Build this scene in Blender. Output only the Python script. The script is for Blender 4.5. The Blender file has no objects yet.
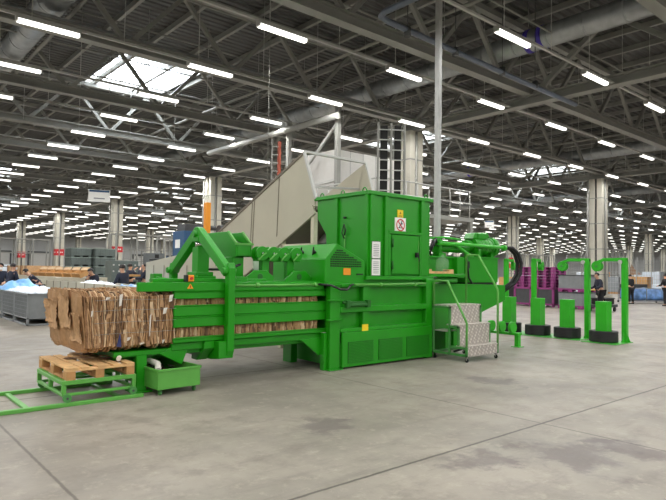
import bpy, bmesh, math, random
from mathutils import Vector, Matrix, noise
RND = random.Random(7)
PI = math.pi
C = bpy.context.scene.collection
SC = bpy.context.scene

# ------------------------------------------------------------------ camera
cam_d = bpy.data.cameras.new('camera')
cam_d.sensor_width = 36.0
cam_d.lens = 36.0 * 580.27 / 666.0
cam_d.clip_end = 500
cam = bpy.data.objects.new('camera', cam_d)
C.objects.link(cam)
CAM_R = Matrix(((0.75880746, -0.03474598, -0.65038755),
                (-0.65115455, -0.01830555, -0.75872437),
                (0.01445692, 0.99922851, -0.03651539)))
cam.matrix_world = Matrix.Translation((0, 0, 1.6)) @ CAM_R.to_4x4()
SC.camera = cam

# ------------------------------------------------------------------ world, exposure
SC.view_settings.view_transform = 'Standard'
SC.view_settings.look = 'None'
SC.view_settings.exposure = 0.0
SC.view_settings.gamma = 1.0
SC.view_settings.use_curve_mapping = False
w = bpy.data.worlds.new('world')
SC.world = w
w.use_nodes = True
w.node_tree.nodes['Background'].inputs[0].default_value = (0.75, 0.85, 1.0, 1)
w.node_tree.nodes['Background'].inputs[1].default_value = 1.0
LAMP = 2.4         # radiance of the lamp diffusers
LAMP_W = 78.0      # watts of light under each lamp
SKYLIGHT = 14.0    # radiance of the daylit roof panes


# ------------------------------------------------------------------ materials
def lin(c):
    return tuple((x / 12.92 if x <= 0.04045 else ((x + 0.055) / 1.055) ** 2.4) for x in (v / 255 for v in c))


def mat(name, rgb, rough=0.5, metal=0.0, var=0.08, scale=6.0, bump=0.0, bscale=60.0, spec=0.5, emit=0.0, ecol=None, alpha=1.0):
    m = bpy.data.materials.new(name)
    m.use_nodes = True
    nt = m.node_tree
    b = nt.nodes['Principled BSDF']
    col = lin(rgb)
    b.inputs['Roughness'].default_value = rough
    b.inputs['Metallic'].default_value = metal
    b.inputs['Specular IOR Level'].default_value = spec
    if emit:
        b.inputs['Base Color'].default_value = (*col, 1)
        b.inputs['Emission Color'].default_value = (*(lin(ecol) if ecol else (1, 1, 1)), 1)
        b.inputs['Emission Strength'].default_value = emit
        return m
    tc = nt.nodes.new('ShaderNodeTexCoord')
    nz = nt.nodes.new('ShaderNodeTexNoise')
    nz.inputs['Scale'].default_value = scale
    nz.inputs['Detail'].default_value = 4
    nt.links.new(tc.outputs['Object'], nz.inputs['Vector'])
    rp = nt.nodes.new('ShaderNodeValToRGB')
    rp.color_ramp.elements[0].position = 0.3
    rp.color_ramp.elements[1].position = 0.7
    rp.color_ramp.elements[0].color = (*[x * (1 - var) for x in col], 1)
    rp.color_ramp.elements[1].color = (*[min(1, x * (1 + var)) for x in col], 1)
    nt.links.new(nz.outputs['Fac'], rp.inputs['Fac'])
    nt.links.new(rp.outputs['Color'], b.inputs['Base Color'])
    if bump:
        n2 = nt.nodes.new('ShaderNodeTexNoise')
        n2.inputs['Scale'].default_value = bscale
        nt.links.new(tc.outputs['Object'], n2.inputs['Vector'])
        bp = nt.nodes.new('ShaderNodeBump')
        bp.inputs['Strength'].default_value = bump
        bp.inputs['Distance'].default_value = 0.01
        nt.links.new(n2.outputs['Fac'], bp.inputs['Height'])
        nt.links.new(bp.outputs['Normal'], b.inputs['Normal'])
    if alpha < 1:
        b.inputs['Alpha'].default_value = alpha
    return m


GREEN = mat('green_paint', (27, 143, 12), 0.36, var=0.05, scale=3, spec=0.4)
for _m, _c in ((GREEN, 0.15),):
    _b = _m.node_tree.nodes['Principled BSDF']
    _b.inputs['Coat Weight'].default_value = _c
    _b.inputs['Coat Roughness'].default_value = 0.22
GREEN_L = mat('light_green_paint', (92, 166, 70), 0.42, var=0.06)
GREEN_M = mat('muted_green_paint', (72, 140, 70), 0.45, var=0.06)
GREEN_D = mat('green_mesh_paint', (22, 96, 20), 0.6, var=0.05)
STAND = mat('bright_green_paint', (52, 176, 38), 0.36, var=0.05)
STEEL = mat('grey_steel_paint', (146, 146, 140), 0.5, var=0.06, scale=2)
STEEL_W = mat('white_steel', (186, 186, 182), 0.4, var=0.05)
STEEL_D = mat('dark_steel', (70, 72, 74), 0.5, var=0.1)
GALV = mat('galvanised_sheet', (176, 180, 182), 0.33, metal=0.6, var=0.12, scale=4)
CHROME = mat('bright_chrome', (210, 210, 212), 0.15, metal=1.0, var=0.02)
ALU = mat('aluminium_plate', (206, 200, 192), 0.38, metal=0.35, var=0.06)
COLUMN = mat('column_concrete', (196, 192, 178), 0.75, var=0.07, scale=2)
WALLM = mat('wall_panel', (176, 178, 178), 0.7, var=0.05, scale=0.3)
BLACK = mat('black_rubber', (24, 24, 26), 0.5, var=0.15)
DARK = mat('dark_void', (34, 34, 33), 0.8, var=0.2)
WHITE = mat('white_paper', (238, 238, 234), 0.6, var=0.02)
GREYTXT = mat('grey_print', (150, 152, 154), 0.7, var=0.02)
RED = mat('red_print', (206, 44, 52), 0.5, var=0.04)
YEL = mat('yellow_sticker', (240, 206, 30), 0.5, var=0.04)
ORANGE = mat('orange_plastic', (236, 150, 30), 0.5, var=0.05)
ORANGE_R = mat('orange_red_paint', (176, 84, 60), 0.5, var=0.08)
BLUE = mat('blue_paint', (44, 84, 124), 0.5, var=0.1)
BLUEBAND = mat('violet_band', (86, 70, 190), 0.5, var=0.05)
BEIGE = mat('beige_panel', (186, 180, 160), 0.5, var=0.05, scale=1.5)
BEIGE_D = mat('dark_beige_edge', (120, 112, 98), 0.6, var=0.05)
CREAM = mat('cream_frame', (206, 200, 176), 0.5, var=0.05)
WOOD = mat('pallet_wood', (214, 172, 118), 0.75, var=0.18, scale=9, bump=0.3)
WOODB = mat('dark_pallet_wood', (184, 138, 88), 0.8, var=0.2, scale=9, bump=0.3)
CARDS = [mat('cardboard_%s' % n, c, 0.85, var=0.16, scale=14, bump=0.25, bscale=40) for n, c in
         (('tan', (184, 146, 106)), ('brown', (150, 114, 82)), ('pale', (208, 180, 144)), ('umber', (108, 82, 60)), ('ochre', (168, 130, 90)))]
CARDBOX = mat('box_cardboard', (196, 150, 96), 0.8, var=0.1)
PAPERW = mat('scrap_paper', (226, 220, 210), 0.7, var=0.06)
NAVYP = mat('navy_print', (48, 56, 104), 0.7, var=0.1)
GREYBOX = mat('grey_container', (132, 136, 138), 0.55, var=0.07)
GREYBOX_D = mat('grey_container_mesh', (98, 102, 102), 0.6, var=0.1)
CRATE = mat('slate_crate', (92, 102, 98), 0.6, var=0.1)
FILM_W = mat('white_film', (226, 236, 246), 0.3, var=0.06, scale=5, bump=0.5, bscale=9)
FILM_B = mat('blue_film', (120, 178, 232), 0.3, var=0.25, scale=3, bump=0.5, bscale=9)
FILM_DB = mat('blue_bag_film', (110, 150, 206), 0.35, var=0.5, scale=3.2, bump=0.6, bscale=8)
MAGENTA = mat('magenta_plastic', (146, 58, 122), 0.5, var=0.08)
NAVY = mat('navy_cloth', (36, 40, 56), 0.85, var=0.15)
BLACKC = mat('black_cloth', (30, 30, 34), 0.85, var=0.15)
SKIN = mat('skin', (206, 160, 132), 0.6, var=0.04)
HAIR = mat('dark_hair', (34, 26, 22), 0.6, var=0.1)
LAMPM = mat('lamp_glow', (255, 255, 255), 0.5, emit=LAMP, ecol=(255, 252, 244))
SKYM = mat('skylight_pane', (255, 255, 255), 0.5, emit=SKYLIGHT, ecol=(238, 246, 255))
FENCEM = mat('fence_wire', (176, 178, 178), 0.5, var=0.05)  # pale grey of the fence posts and wires
BAGCLR = mat('clear_bag', (170, 200, 170), 0.2, var=0.1, alpha=0.2)


def floor_mat():
    m = bpy.data.materials.new('concrete_floor')
    m.use_nodes = True
    nt = m.node_tree
    N = nt.nodes
    L = nt.links.new
    b = N['Principled BSDF']
    tc = N.new('ShaderNodeTexCoord')

    def ns(scale, detail=5, rough=0.6, vec=None):
        n = N.new('ShaderNodeTexNoise')
        n.inputs['Scale'].default_value = scale
        n.inputs['Detail'].default_value = detail
        n.inputs['Roughness'].default_value = rough
        L(vec or tc.outputs['Object'], n.inputs['Vector'])
        return n

    def mix(fac, a, bb, mode='MIX'):
        x = N.new('ShaderNodeMix')
        x.data_type = 'RGBA'
        x.blend_type = mode
        for k, v in ((0, fac), (6, a), (7, bb)):
            if isinstance(v, (int, float)):
                x.inputs[k].default_value = v
            elif isinstance(v, tuple):
                x.inputs[k].default_value = (*v, 1)
            else:
                L(v, x.inputs[k])
        return x.outputs[2]

    def mth(op, a, bb=None, cc=None):
        x = N.new('ShaderNodeMath')
        x.operation = op
        for k, v in enumerate((a, bb, cc)):
            if v is None:
                continue
            if isinstance(v, (int, float)):
                x.inputs[k].default_value = v
            else:
                L(v, x.inputs[k])
        return x.outputs[0]

    def ramp(x, lo, hi):
        r = N.new('ShaderNodeMapRange')
        r.inputs[1].default_value = lo
        r.inputs[2].default_value = hi
        L(x, r.inputs[0])
        return r.outputs[0]
    base = mix(ramp(ns(0.55).outputs['Fac'], 0.36, 0.64), lin((130, 124, 114)), lin((158, 150, 138)))
    base = mix(mth('MULTIPLY', ramp(ns(2.3, 8, 0.7).outputs['Fac'], 0.48, 0.66), 0.75), base, lin((124, 117, 107)))
    base = mix(mth('MULTIPLY', ramp(ns(6.0, 8, 0.75).outputs['Fac'], 0.53, 0.73), 0.5), base, lin((192, 184, 169)))
    # scuffs drawn out along the traffic direction
    mp = N.new('ShaderNodeMapping')
    mp.inputs['Scale'].default_value = (0.5, 3.2, 1)
    mp.inputs['Rotation'].default_value = (0, 0, 0.9)
    L(tc.outputs['Object'], mp.inputs['Vector'])
    base = mix(mth('MULTIPLY', ramp(ns(1.4, 8, 0.7, mp.outputs[0]).outputs['Fac'], 0.54, 0.72), 0.65), base, lin((116, 109, 102)))
    sx = N.new('ShaderNodeSeparateXYZ')
    L(tc.outputs['Object'], sx.inputs[0])
    # old dark spill
    nz = ns(2.2, 7, 0.65)
    for (px, py, rr) in ((5.05, 2.62, 0.62), (4.35, 3.05, 0.4), (5.6, 2.2, 0.4), (3.9, 4.6, 0.4), (7.5, 5.0, 0.45)):
        d = mth('SQRT', mth('ADD', mth('POWER', mth('SUBTRACT', sx.outputs[0], px), 2.0), mth('POWER', mth('SUBTRACT', sx.outputs[1], py), 2.0)))
        d = mth('ADD', mth('DIVIDE', d, rr), mth('MULTIPLY', mth('SUBTRACT', nz.outputs['Fac'], 0.5), 4.5))
        base = mix(mth('MULTIPLY', ramp(d, 0.8, 0.35), 0.65), base, lin((100, 91, 90)))
    # saw-cut joints every 4.5 m
    wob = mth('MULTIPLY', mth('SUBTRACT', ns(9, 3).outputs['Fac'], 0.5), 0.02)

    def joint(ax, off, wd):
        v = mth('ADD', mth('SUBTRACT', sx.outputs[ax], off), wob)
        f = mth('ABSOLUTE', mth('SUBTRACT', mth('FRACT', mth('ADD', mth('DIVIDE', v, 4.5), 0.5)), 0.5))
        return ramp(mth('MULTIPLY', f, 4.5), wd * 1.6, wd * 0.6)
    j = mth('MAXIMUM', mth('MULTIPLY', joint(0, 1.32, 0.011), 0.75), joint(1, 3.3, 0.013))
    base = mix(mth('MULTIPLY', j, 0.85), base, lin((62, 56, 50)))
    L(base, b.inputs['Base Color'])
    L(mth('ADD', mth('MULTIPLY', ns(3, 5).outputs['Fac'], 0.35), 0.28), b.inputs['Roughness'])
    b.inputs['Specular IOR Level'].default_value = 0.35
    bp = N.new('ShaderNodeBump')
    bp.inputs['Strength'].default_value = 0.12
    bp.inputs['Distance'].default_value = 0.01
    L(ns(30, 4).outputs['Fac'], bp.inputs['Height'])
    L(bp.outputs['Normal'], b.inputs['Normal'])
    return m


def deck_mat():
    m = mat('roof_deck_metal', (84, 84, 82), 0.5, metal=0.2, var=0.08, scale=0.6)
    nt = m.node_tree
    b = nt.nodes['Principled BSDF']
    tc = nt.nodes.new('ShaderNodeTexCoord')
    wv = nt.nodes.new('ShaderNodeTexWave')
    wv.bands_direction = 'Y'
    wv.inputs['Scale'].default_value = 1.0
    nt.links.new(tc.outputs['Object'], wv.inputs['Vector'])
    bp = nt.nodes.new('ShaderNodeBump')
    bp.inputs['Strength'].default_value = 1.0
    bp.inputs['Distance'].default_value = 0.12
    nt.links.new(wv.outputs['Fac'], bp.inputs['Height'])
    nt.links.new(bp.outputs['Normal'], b.inputs['Normal'])
    return m


def checker_mat():
    """raised tear-drop tread on aluminium"""
    m = mat('checker_plate', (200, 192, 184), 0.36, metal=0.4, var=0.05)
    nt = m.node_tree
    b = nt.nodes['Principled BSDF']
    tc = nt.nodes.new('ShaderNodeTexCoord')
    mp = nt.nodes.new('ShaderNodeMapping')
    mp.inputs['Rotation'].default_value = (0.78, 0.78, 0.78)
    nt.links.new(tc.outputs['Object'], mp.inputs['Vector'])
    v = nt.nodes.new('ShaderNodeTexVoronoi')
    v.inputs['Scale'].default_value = 17
    v.inputs['Randomness'].default_value = 0.0
    nt.links.new(mp.outputs[0], v.inputs['Vector'])
    mr = nt.nodes.new('ShaderNodeValToRGB')
    mr.color_ramp.elements[0].position = 0.25
    mr.color_ramp.elements[1].position = 0.5
    mr.color_ramp.elements[0].color = (*lin((226, 220, 212)), 1)
    mr.color_ramp.elements[1].color = (*lin((184, 176, 168)), 1)
    nt.links.new(v.outputs['Distance'], mr.inputs['Fac'])
    nt.links.new(mr.outputs['Color'], b.inputs['Base Color'])
    bp = nt.nodes.new('ShaderNodeBump')
    bp.inputs['Strength'].default_value = 0.8
    bp.inputs['Distance'].default_value = 0.02
    nt.links.new(v.outputs['Distance'], bp.inputs['Height'])
    nt.links.new(bp.outputs['Normal'], b.inputs['Normal'])
    return m


FLOORM = floor_mat()
DECKM = deck_mat()
CHECKER = checker_mat()


# ------------------------------------------------------------------ mesh builder
class MB:
    def __init__(self):
        self.bm = bmesh.new()
        self.mi = 0

    def face(self, vs, smooth=False):
        try:
            f = self.bm.faces.new(vs)
            f.material_index = self.mi
            f.smooth = smooth
            return f
        except ValueError:
            return None

    def hexa(self, p):
        v = [self.bm.verts.new(q) for q in p]
        for q in ((0, 3, 2, 1), (4, 5, 6, 7), (0, 1, 5, 4), (1, 2, 6, 5), (2, 3, 7, 6), (3, 0, 4, 7)):
            self.face([v[i] for i in q])
        return self

    def box(self, x0, x1, y0, y1, z0, z1):
        return self.hexa([(x0, y0, z0), (x1, y0, z0), (x1, y1, z0), (x0, y1, z0), (x0, y0, z1), (x1, y0, z1), (x1, y1, z1), (x0, y1, z1)])

    def bar(self, a, b, w, h, up=(0, 0, 1)):
        """rectangular bar from a to b, w across, h along up"""
        a = Vector(a)
        b = Vector(b)
        d = (b - a).normalized()
        u = Vector(up)
        s = d.cross(u)
        if s.length < 1e-4:
            s = d.cross(Vector((1, 0, 0)))
        s.normalize()
        u = s.cross(d).normalized()
        s *= w / 2
        u *= h / 2
        return self.hexa([a - s - u, a + s - u, a + s + u, a - s + u, b - s - u, b + s - u, b + s + u, b - s + u])

    def prism(self, poly, axis, a, b):
        """poly of 2D points extruded along axis from a to b; 2D axes are the other two in order"""
        def P(p, t):
            if axis == 'x':
                return (t, p[0], p[1])
            if axis == 'y':
                return (p[0], t, p[1])
            return (p[0], p[1], t)
        va = [self.bm.verts.new(P(p, a)) for p in poly]
        vb = [self.bm.verts.new(P(p, b)) for p in poly]
        n = len(poly)
        self.face(va)
        self.face(vb[::-1])
        for i in range(n):
            self.face([va[i], vb[i], vb[(i + 1) % n], va[(i + 1) % n]])
        return self

    def cyl(self, a, b, r, seg=16, r2=None, caps=True):
        a = Vector(a)
        b = Vector(b)
        d = (b - a).normalized()
        s = d.cross(Vector((0, 0, 1)))
        if s.length < 1e-3:
            s = Vector((1, 0, 0))
        s.normalize()
        u = s.cross(d)
        r2 = r if r2 is None else r2
        A = []
        B = []
        for i in range(seg):
            t = 2 * PI * i / seg
            o = s * math.cos(t) + u * math.sin(t)
            A.append(self.bm.verts.new(a + o * r))
            B.append(self.bm.verts.new(b + o * r2))
        for i in range(seg):
            self.face([A[i], A[(i + 1) % seg], B[(i + 1) % seg], B[i]], True)
        if caps:
            self.face(A[::-1])
            self.face(B)
        return self

    def tube(self, pts, r, seg=8):
        pts = [Vector(p) for p in pts]
        rings = []
        u = None
        for i, p in enumerate(pts):
            d = (pts[min(i + 1, len(pts) - 1)] - pts[max(i - 1, 0)]).normalized()
            if u is None:
                u = d.orthogonal().normalized()
            u = (u - d * u.dot(d)).normalized()
            s = d.cross(u)
            rings.append([self.bm.verts.new(p + (u * math.cos(2 * PI * k / seg) + s * math.sin(2 * PI * k / seg)) * r) for k in range(seg)])
        for a, b in zip(rings, rings[1:]):
            for k in range(seg):
                self.face([a[k], a[(k + 1) % seg], b[(k + 1) % seg], b[k]], True)
        self.face(rings[0][::-1])
        self.face(rings[-1])
        return self

    def lathe(self, prof, c=(0, 0, 0), seg=32):
        rings = []
        for r, z in prof:
            rings.append([self.bm.verts.new((c[0] + r * math.cos(2 * PI * k / seg), c[1] + r * math.sin(2 * PI * k / seg), c[2] + z)) for k in range(seg)])
        for a, b in zip(rings, rings[1:]):
            for k in range(seg):
                self.face([a[k], a[(k + 1) % seg], b[(k + 1) % seg], b[k]], True)
        return rings

    def build(self, name, mats, parent=None, bevel=0.0, seg=1, shift=None):
        bm = self.bm
        if shift is not None:
            bmesh.ops.translate(bm, verts=bm.verts, vec=shift)
        org = Vector((0, 0, 0))
        if parent is None and bm.verts:
            xs = [v.co for v in bm.verts]
            org = Vector(((min(v.x for v in xs) + max(v.x for v in xs)) / 2, (min(v.y for v in xs) + max(v.y for v in xs)) / 2, min(v.z for v in xs)))
        elif parent is not None:
            org = wloc(parent)
        bmesh.ops.recalc_face_normals(bm, faces=bm.faces)
        bmesh.ops.translate(bm, verts=bm.verts, vec=-org)
        me = bpy.data.meshes.new(name)
        bm.to_mesh(me)
        bm.free()
        o = bpy.data.objects.new(name, me)
        for m in (mats if isinstance(mats, (list, tuple)) else [mats]):
            me.materials.append(m)
        C.objects.link(o)
        if parent is not None:
            o.parent = parent
        else:
            o.location = org
        if bevel:
            bv = o.modifiers.new('bevel', 'BEVEL')
            bv.width = bevel
            bv.segments = seg
            bv.limit_method = 'ANGLE'
            bv.angle_limit = 0.6
        return o


def wloc(o):
    p = Vector(o.location)
    q = o.parent
    while q:
        p += Vector(q.location)
        q = q.parent
    return p


def tag(o, label=None, cat=None, group=None, kind=None):
    for k, v in (('label', label), ('category', cat), ('group', group), ('kind', kind)):
        if v:
            o[k] = v
    return o


def thing(name, label, cat, loc=(0, 0, 0), group=None):
    o = bpy.data.objects.new(name, None)
    C.objects.link(o)
    o.location = loc
    o.empty_display_size = 0.2
    return tag(o, label, cat, group)


def struct(o):
    o['kind'] = 'structure'
    return o


def copy_tree(o, parent=None):
    c = o.copy()
    C.objects.link(c)
    c.parent = parent
    for ch in list(o.children):
        copy_tree(ch, c)
    return c


def dup(o, loc, label=None, rotz=None, group=None):
    c = copy_tree(o)
    c.location = loc
    if rotz is not None:
        c.rotation_euler = (0, 0, rotz)
    if label:
        c['label'] = label
    if group:
        c['group'] = group
    return c


def arc(c, r, a0, a1, n, f):
    return [f(c[0] + r * math.cos(a0 + (a1 - a0) * i / n), c[1] + r * math.sin(a0 + (a1 - a0) * i / n)) for i in range(n + 1)]


# ================================================================== HALL
XA, XB, YA, YB = -24.0, 165.0, -24.0, 126.0
fl = struct(MB().box(XA, XB, YA, YB, -0.3, 0.0).build('floor', FLOORM))
fl.data.transform(Matrix.Translation(fl.location))
fl.location = (0, 0, 0)
struct(MB().box(XA, XB, YB, YB + 0.3, 0, 11).build('wall_back', WALLM))
struct(MB().box(XB, XB + 0.3, YA, YB, 0, 11).build('wall_right', WALLM))
struct(MB().box(XA - 0.3, XA, YA, YB, 0, 11).build('wall_left', WALLM))
struct(MB().box(XA, XB, YA - 0.3, YA, 0, 11).build('wall_front', WALLM))

ZD = 10.6
SKX = [10.65 + 17.8 * k for k in range(-1, 8)]
SKY_ROWS = [26.7, 61.2, 95.7]
mb = MB()
y = YA
for r in SKY_ROWS:
    mb.box(XA, XB, y, r - 2.7, ZD, ZD + 0.12)
    x = XA
    for sx in SKX:
        mb.box(x, sx - 1.85, r - 2.7, r + 2.7, ZD, ZD + 0.12)
        x = sx + 1.85
    mb.box(x, XB, r - 2.7, r + 2.7, ZD, ZD + 0.12)
    y = r + 2.7
mb.box(XA, XB, y, YB, ZD, ZD + 0.12)
struct(mb.build('ceiling', DECKM))
n = 0
for r in SKY_ROWS:
    for sx in SKX:
        n += 1
        m = MB()
        for a, b_, c, d in ((sx - 1.85, sx - 1.79, r - 2.7, r + 2.7), (sx + 1.79, sx + 1.85, r - 2.7, r + 2.7),
                            (sx - 1.79, sx + 1.79, r - 2.7, r - 2.64), (sx - 1.79, sx + 1.79, r + 2.64, r + 2.7)):
            m.box(a, b_, c, d, ZD, ZD + 0.55)
        f = struct(m.build('window_%d' % n, STEEL_W))
        pb = MB()
        for k in range(1, 4):
            pb.box(sx - 1.79, sx + 1.79, r - 2.7 + 1.35 * k - 0.025, r - 2.7 + 1.35 * k + 0.025, ZD + 0.4, ZD + 0.5)
        pb.box(sx - 0.025, sx + 0.025, r - 2.64, r + 2.64, ZD + 0.4, ZD + 0.5)
        pb.build('glazing_bar', STEEL_W, f)
        MB().box(sx - 1.79, sx + 1.79, r - 2.64, r + 2.64, ZD + 0.5, ZD + 0.54).build('pane', SKYM, f)

# ---- trusses along X
PX = 3.56
xs0 = 18.8 - PX * 11.5
TR_Y = [11.15 + 5.75 * k for k in range(-1, 20)]


def truss_proto():
    m = MB()
    m.box(XA + 0.2, XB - 0.2, -0.16, 0.16, 8.0, 8.05).box(XA + 0.2, XB - 0.2, -0.16, 0.16, 8.3, 8.34).box(XA + 0.2, XB - 0.2, -0.03, 0.03, 8.05, 8.3)
    m.box(XA + 0.2, XB - 0.2, -0.11, 0.11, 10.22, 10.4)
    o = m.build('roof_truss', STEEL)
    wb = MB()
    x = xs0
    while x < XB - 3:
        if x > XA + 3:
            wb.bar((x - 0.12, 0, 8.34), (x - PX / 2, 0, 10.22), 0.13, 0.13, (0, 1, 0))
            wb.bar((x + 0.12, 0, 8.34), (x + PX / 2, 0, 10.22), 0.13, 0.13, (0, 1, 0))
        x += PX
    wb.build('web', STEEL, o, shift=(0, 0, 0))
    return struct(o)


tp = truss_proto()
tz = Vector(tp.location)
for i, ty in enumerate(TR_Y):
    t = tp if i == 0 else copy_tree(tp)
    t.location = (tz.x, ty, tz.z)

# ---- main girders along Y over the columns
CX = [18.8 + 17.8 * i for i in range(8)]
CY = [16.9 + 17.25 * j for j in range(7)]


def girder_proto():
    m = MB()
    m.box(-0.2, 0.2, YA + 0.3, YB - 0.3, 7.66, 7.72).box(-0.2, 0.2, YA + 0.3, YB - 0.3, 7.95, 8.0).box(-0.04, 0.04, YA + 0.3, YB - 0.3, 7.72, 7.95)
    m.box(-0.14, 0.14, YA + 0.3, YB - 0.3, 10.02, 10.22)
    o = m.build('roof_girder', STEEL)
    wb = MB()
    y = 16.9 - 5.75 * 6
    while y < YB - 3:
        wb.bar((0, y + 0.15, 8.0), (0, y + 2.875, 10.05), 0.16, 0.16, (1, 0, 0))
        wb.bar((0, y + 5.6, 8.0), (0, y + 2.875, 10.05), 0.16, 0.16, (1, 0, 0))
        y += 5.75
    wb.build('web', STEEL, o)
    return struct(o)


gp = girder_proto()
gz = Vector(gp.location)
for i, gx in enumerate([1.0] + CX):
    g = gp if i == 0 else copy_tree(gp)
    g.location = (gx, gz.y, gz.z)

pp = struct(MB().box(-0.06, 0.06, YA + 0.3, YB - 0.3, 10.4, ZD).build('roof_purlin', STEEL))
for k in range(1, 40):
    c = pp.copy()
    C.objects.link(c)
    c.location = (0.2 + PX / 2 * k - 5.3, pp.location.y, 10.4)
pp.location = (-5.3 + 0.2, pp.location.y, 10.4)


# ---- columns
def column_proto():
    m = MB()
    for sx in (-1, 1):
        for sy in (-1, 1):
            m.box(min(sx * 0.4, sx * 0.07), max(sx * 0.4, sx * 0.07), min(sy * 0.4, sy * 0.07), max(sy * 0.4, sy * 0.07), 0, 7.66)
    o = m.build('column', COLUMN)
    MB().box(-0.3, 0.3, -0.3, 0.3, 0.35, 7.66).build('web', STEEL_D, o)
    d = MB()
    for z in (1.6, 3.2, 4.8, 6.4):
        d.box(-0.412, 0.412, -0.412, 0.412, z, z + 0.06)
    d.build('band', STEEL, o)
    MB().box(-0.6, 0.6, -0.6, 0.6, 0, 0.35).build('plinth', COLUMN, o)
    d = MB()
    d.cyl((-0.46, 0.46, 0.0), (-0.46, 0.46, 7.6), 0.07, 10)
    d.cyl((-0.1, -0.47, 0.0), (-0.1, -0.47, 7.6), 0.05, 10)
    d.build('drain_pipe', STEEL, o)
    return struct(o)


cp = column_proto()
first = True
cols = {}
for x in CX:
    for y in CY:
        if x > 2.9 * y + 6:
            continue
        c = cp if first else copy_tree(cp)
        first = False
        c.location = (x, y, 0)
        cols[(round(x, 1), round(y, 1))] = c


def col_sign(x, y, z0, z1, wd=0.86):
    c = cols[(round(x, 1), round(y, 1))]
    m = MB()
    m.box(x - 0.43, x - 0.405, y - wd / 2, y + wd / 2, z0, z1)
    m.box(x - 0.43, x + 0.43, y - 0.43, y - 0.405, z0, z1)
    m.build('sign_band', RED, c)
    m = MB()
    zc = (z0 + z1) / 2
    for k in range(4):
        m.box(x - 0.3 + 0.16 * k, x - 0.2 + 0.16 * k, y - 0.434, y - 0.431, zc - 0.06, zc + 0.06)
        m.box(x - 0.434, x - 0.431, y - 0.3 + 0.16 * k, y - 0.2 + 0.16 * k, zc - 0.06, zc + 0.06)
    m.build('sign_mark', WHITE, c)


col_sign(18.8, 34.15, 2.55, 3.0)
col_sign(18.8, 51.4, 3.0, 3.5)
col_sign(18.8, 68.65, 2.9, 3.6)
col_sign(18.8, 85.9, 2.8, 3.6)
col_sign(54.4, 34.15, 2.2, 3.3, 0.5)
for (x, y) in ((90.0, 34.15), (72.2, 34.15)):
    if (x, y) in cols:
        col_sign(x, y, 2.3, 2.8)

# ---- lamps
LX0, LPX, LY0, LPY, LZ = 3.88, 4.53, 8.15, 3.73, 7.6


lamp_data = bpy.data.lights.new('lamp_light', 'AREA')
lamp_data.shape = 'RECTANGLE'
lamp_data.size = 1.42
lamp_data.size_y = 0.1
lamp_data.energy = LAMP_W
lamp_data.color = (1.0, 0.992, 0.972)


def lamp_light(p):
    lo = bpy.data.objects.new('lamp_light', lamp_data)
    C.objects.link(lo)
    lo.location = (p[0], p[1], p[2] - 0.09)
    return lo


def lamp_proto():
    h = MB()
    h.box(-0.74, 0.74, -0.085, 0.085, 0.03, 0.11).box(-0.76, -0.72, -0.075, 0.075, -0.03, 0.11).box(0.72, 0.76, -0.075, 0.075, -0.03, 0.11)
    o = h.build('ceiling_lamp', STEEL_W)
    d = MB()
    d.prism([(-0.075, 0.03), (-0.075, -0.03), (-0.05, -0.06), (0.05, -0.06), (0.075, -0.03), (0.075, 0.03)], 'x', -0.72, 0.72)
    d.build('diffuser', LAMPM, o)
    return o


WC = cam.matrix_world.inverted()


def in_view(p, pad=6):
    q = WC @ Vector(p)
    if q.z > -1:
        return False
    u = 333 + 580.27 * q.x / -q.z
    v = 250 - 580.27 * q.y / -q.z
    return -pad < u < 666 + pad and -pad < v < 262


lp = lamp_proto()
spots = []
for j in range(0, 31):
    for i in range(0, 34):
        p = (LX0 + LPX * i, LY0 + LPY * j, LZ)
        if any(abs(p[0] - cx) < 1.2 and abs(p[1] - cy) < 0.6 for cx in CX for cy in CY):
            continue
        if in_view(p, 12):
            spots.append((math.dist(p, (0, 0, 1.6)), p, j))
spots.sort()
ORD = ['nearest', 'second', 'third', 'fourth', 'fifth', 'sixth']
z_l = lp.location.z
for k, (d, p, j) in enumerate(spots[:300]):
    o = lp if k == 0 else copy_tree(lp)
    o.location = (p[0], p[1], LZ - 0.02)
    lamp_light(p)
    if j < 6:
        tag(o, 'white strip lamp hanging in the %s lamp row from the camera' % ORD[j], 'ceiling lamp', 'lamps of the %s row' % ORD[j])
    else:
        tag(o, 'small white strip lamp among the many far rows under the roof', 'ceiling lamp', 'lamps of the far rows')
rest = [p for d, p, j in spots[300:]]
nb = [(LX0 + LPX * i, LY0 + LPY * j, LZ) for j in range(-8, 1) for i in range(-5, 9)]  # unseen lamp rows around the camera, added for their light on the foreground
nb += [(LX0 + LPX * i, LY0 + LPY * j, LZ) for j in range(1, 16) for i in range(-5, 0)]
rest += [p for p in nb if not in_view(p, 12)]
rest = [p for p in rest if not any(abs(p[0] - cx) < 1.2 and abs(p[1] - cy) < 0.6 for cx in CX for cy in CY)]
m = MB()
for p in rest:
    lamp_light(p)
    m.mi = 0
    m.box(p[0] - 0.74, p[0] + 0.74, p[1] - 0.085, p[1] + 0.085, p[2] + 0.03, p[2] + 0.11)
    m.mi = 1
    m.box(p[0] - 0.72, p[0] + 0.72, p[1] - 0.065, p[1] + 0.065, p[2] - 0.045, p[2] + 0.03)
tag(m.build('lamp_field', [STEEL_W, LAMPM]), 'mass of white strip lamps in the farthest rows and in unseen rows outside the view', 'ceiling lamps', kind='stuff')

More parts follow.
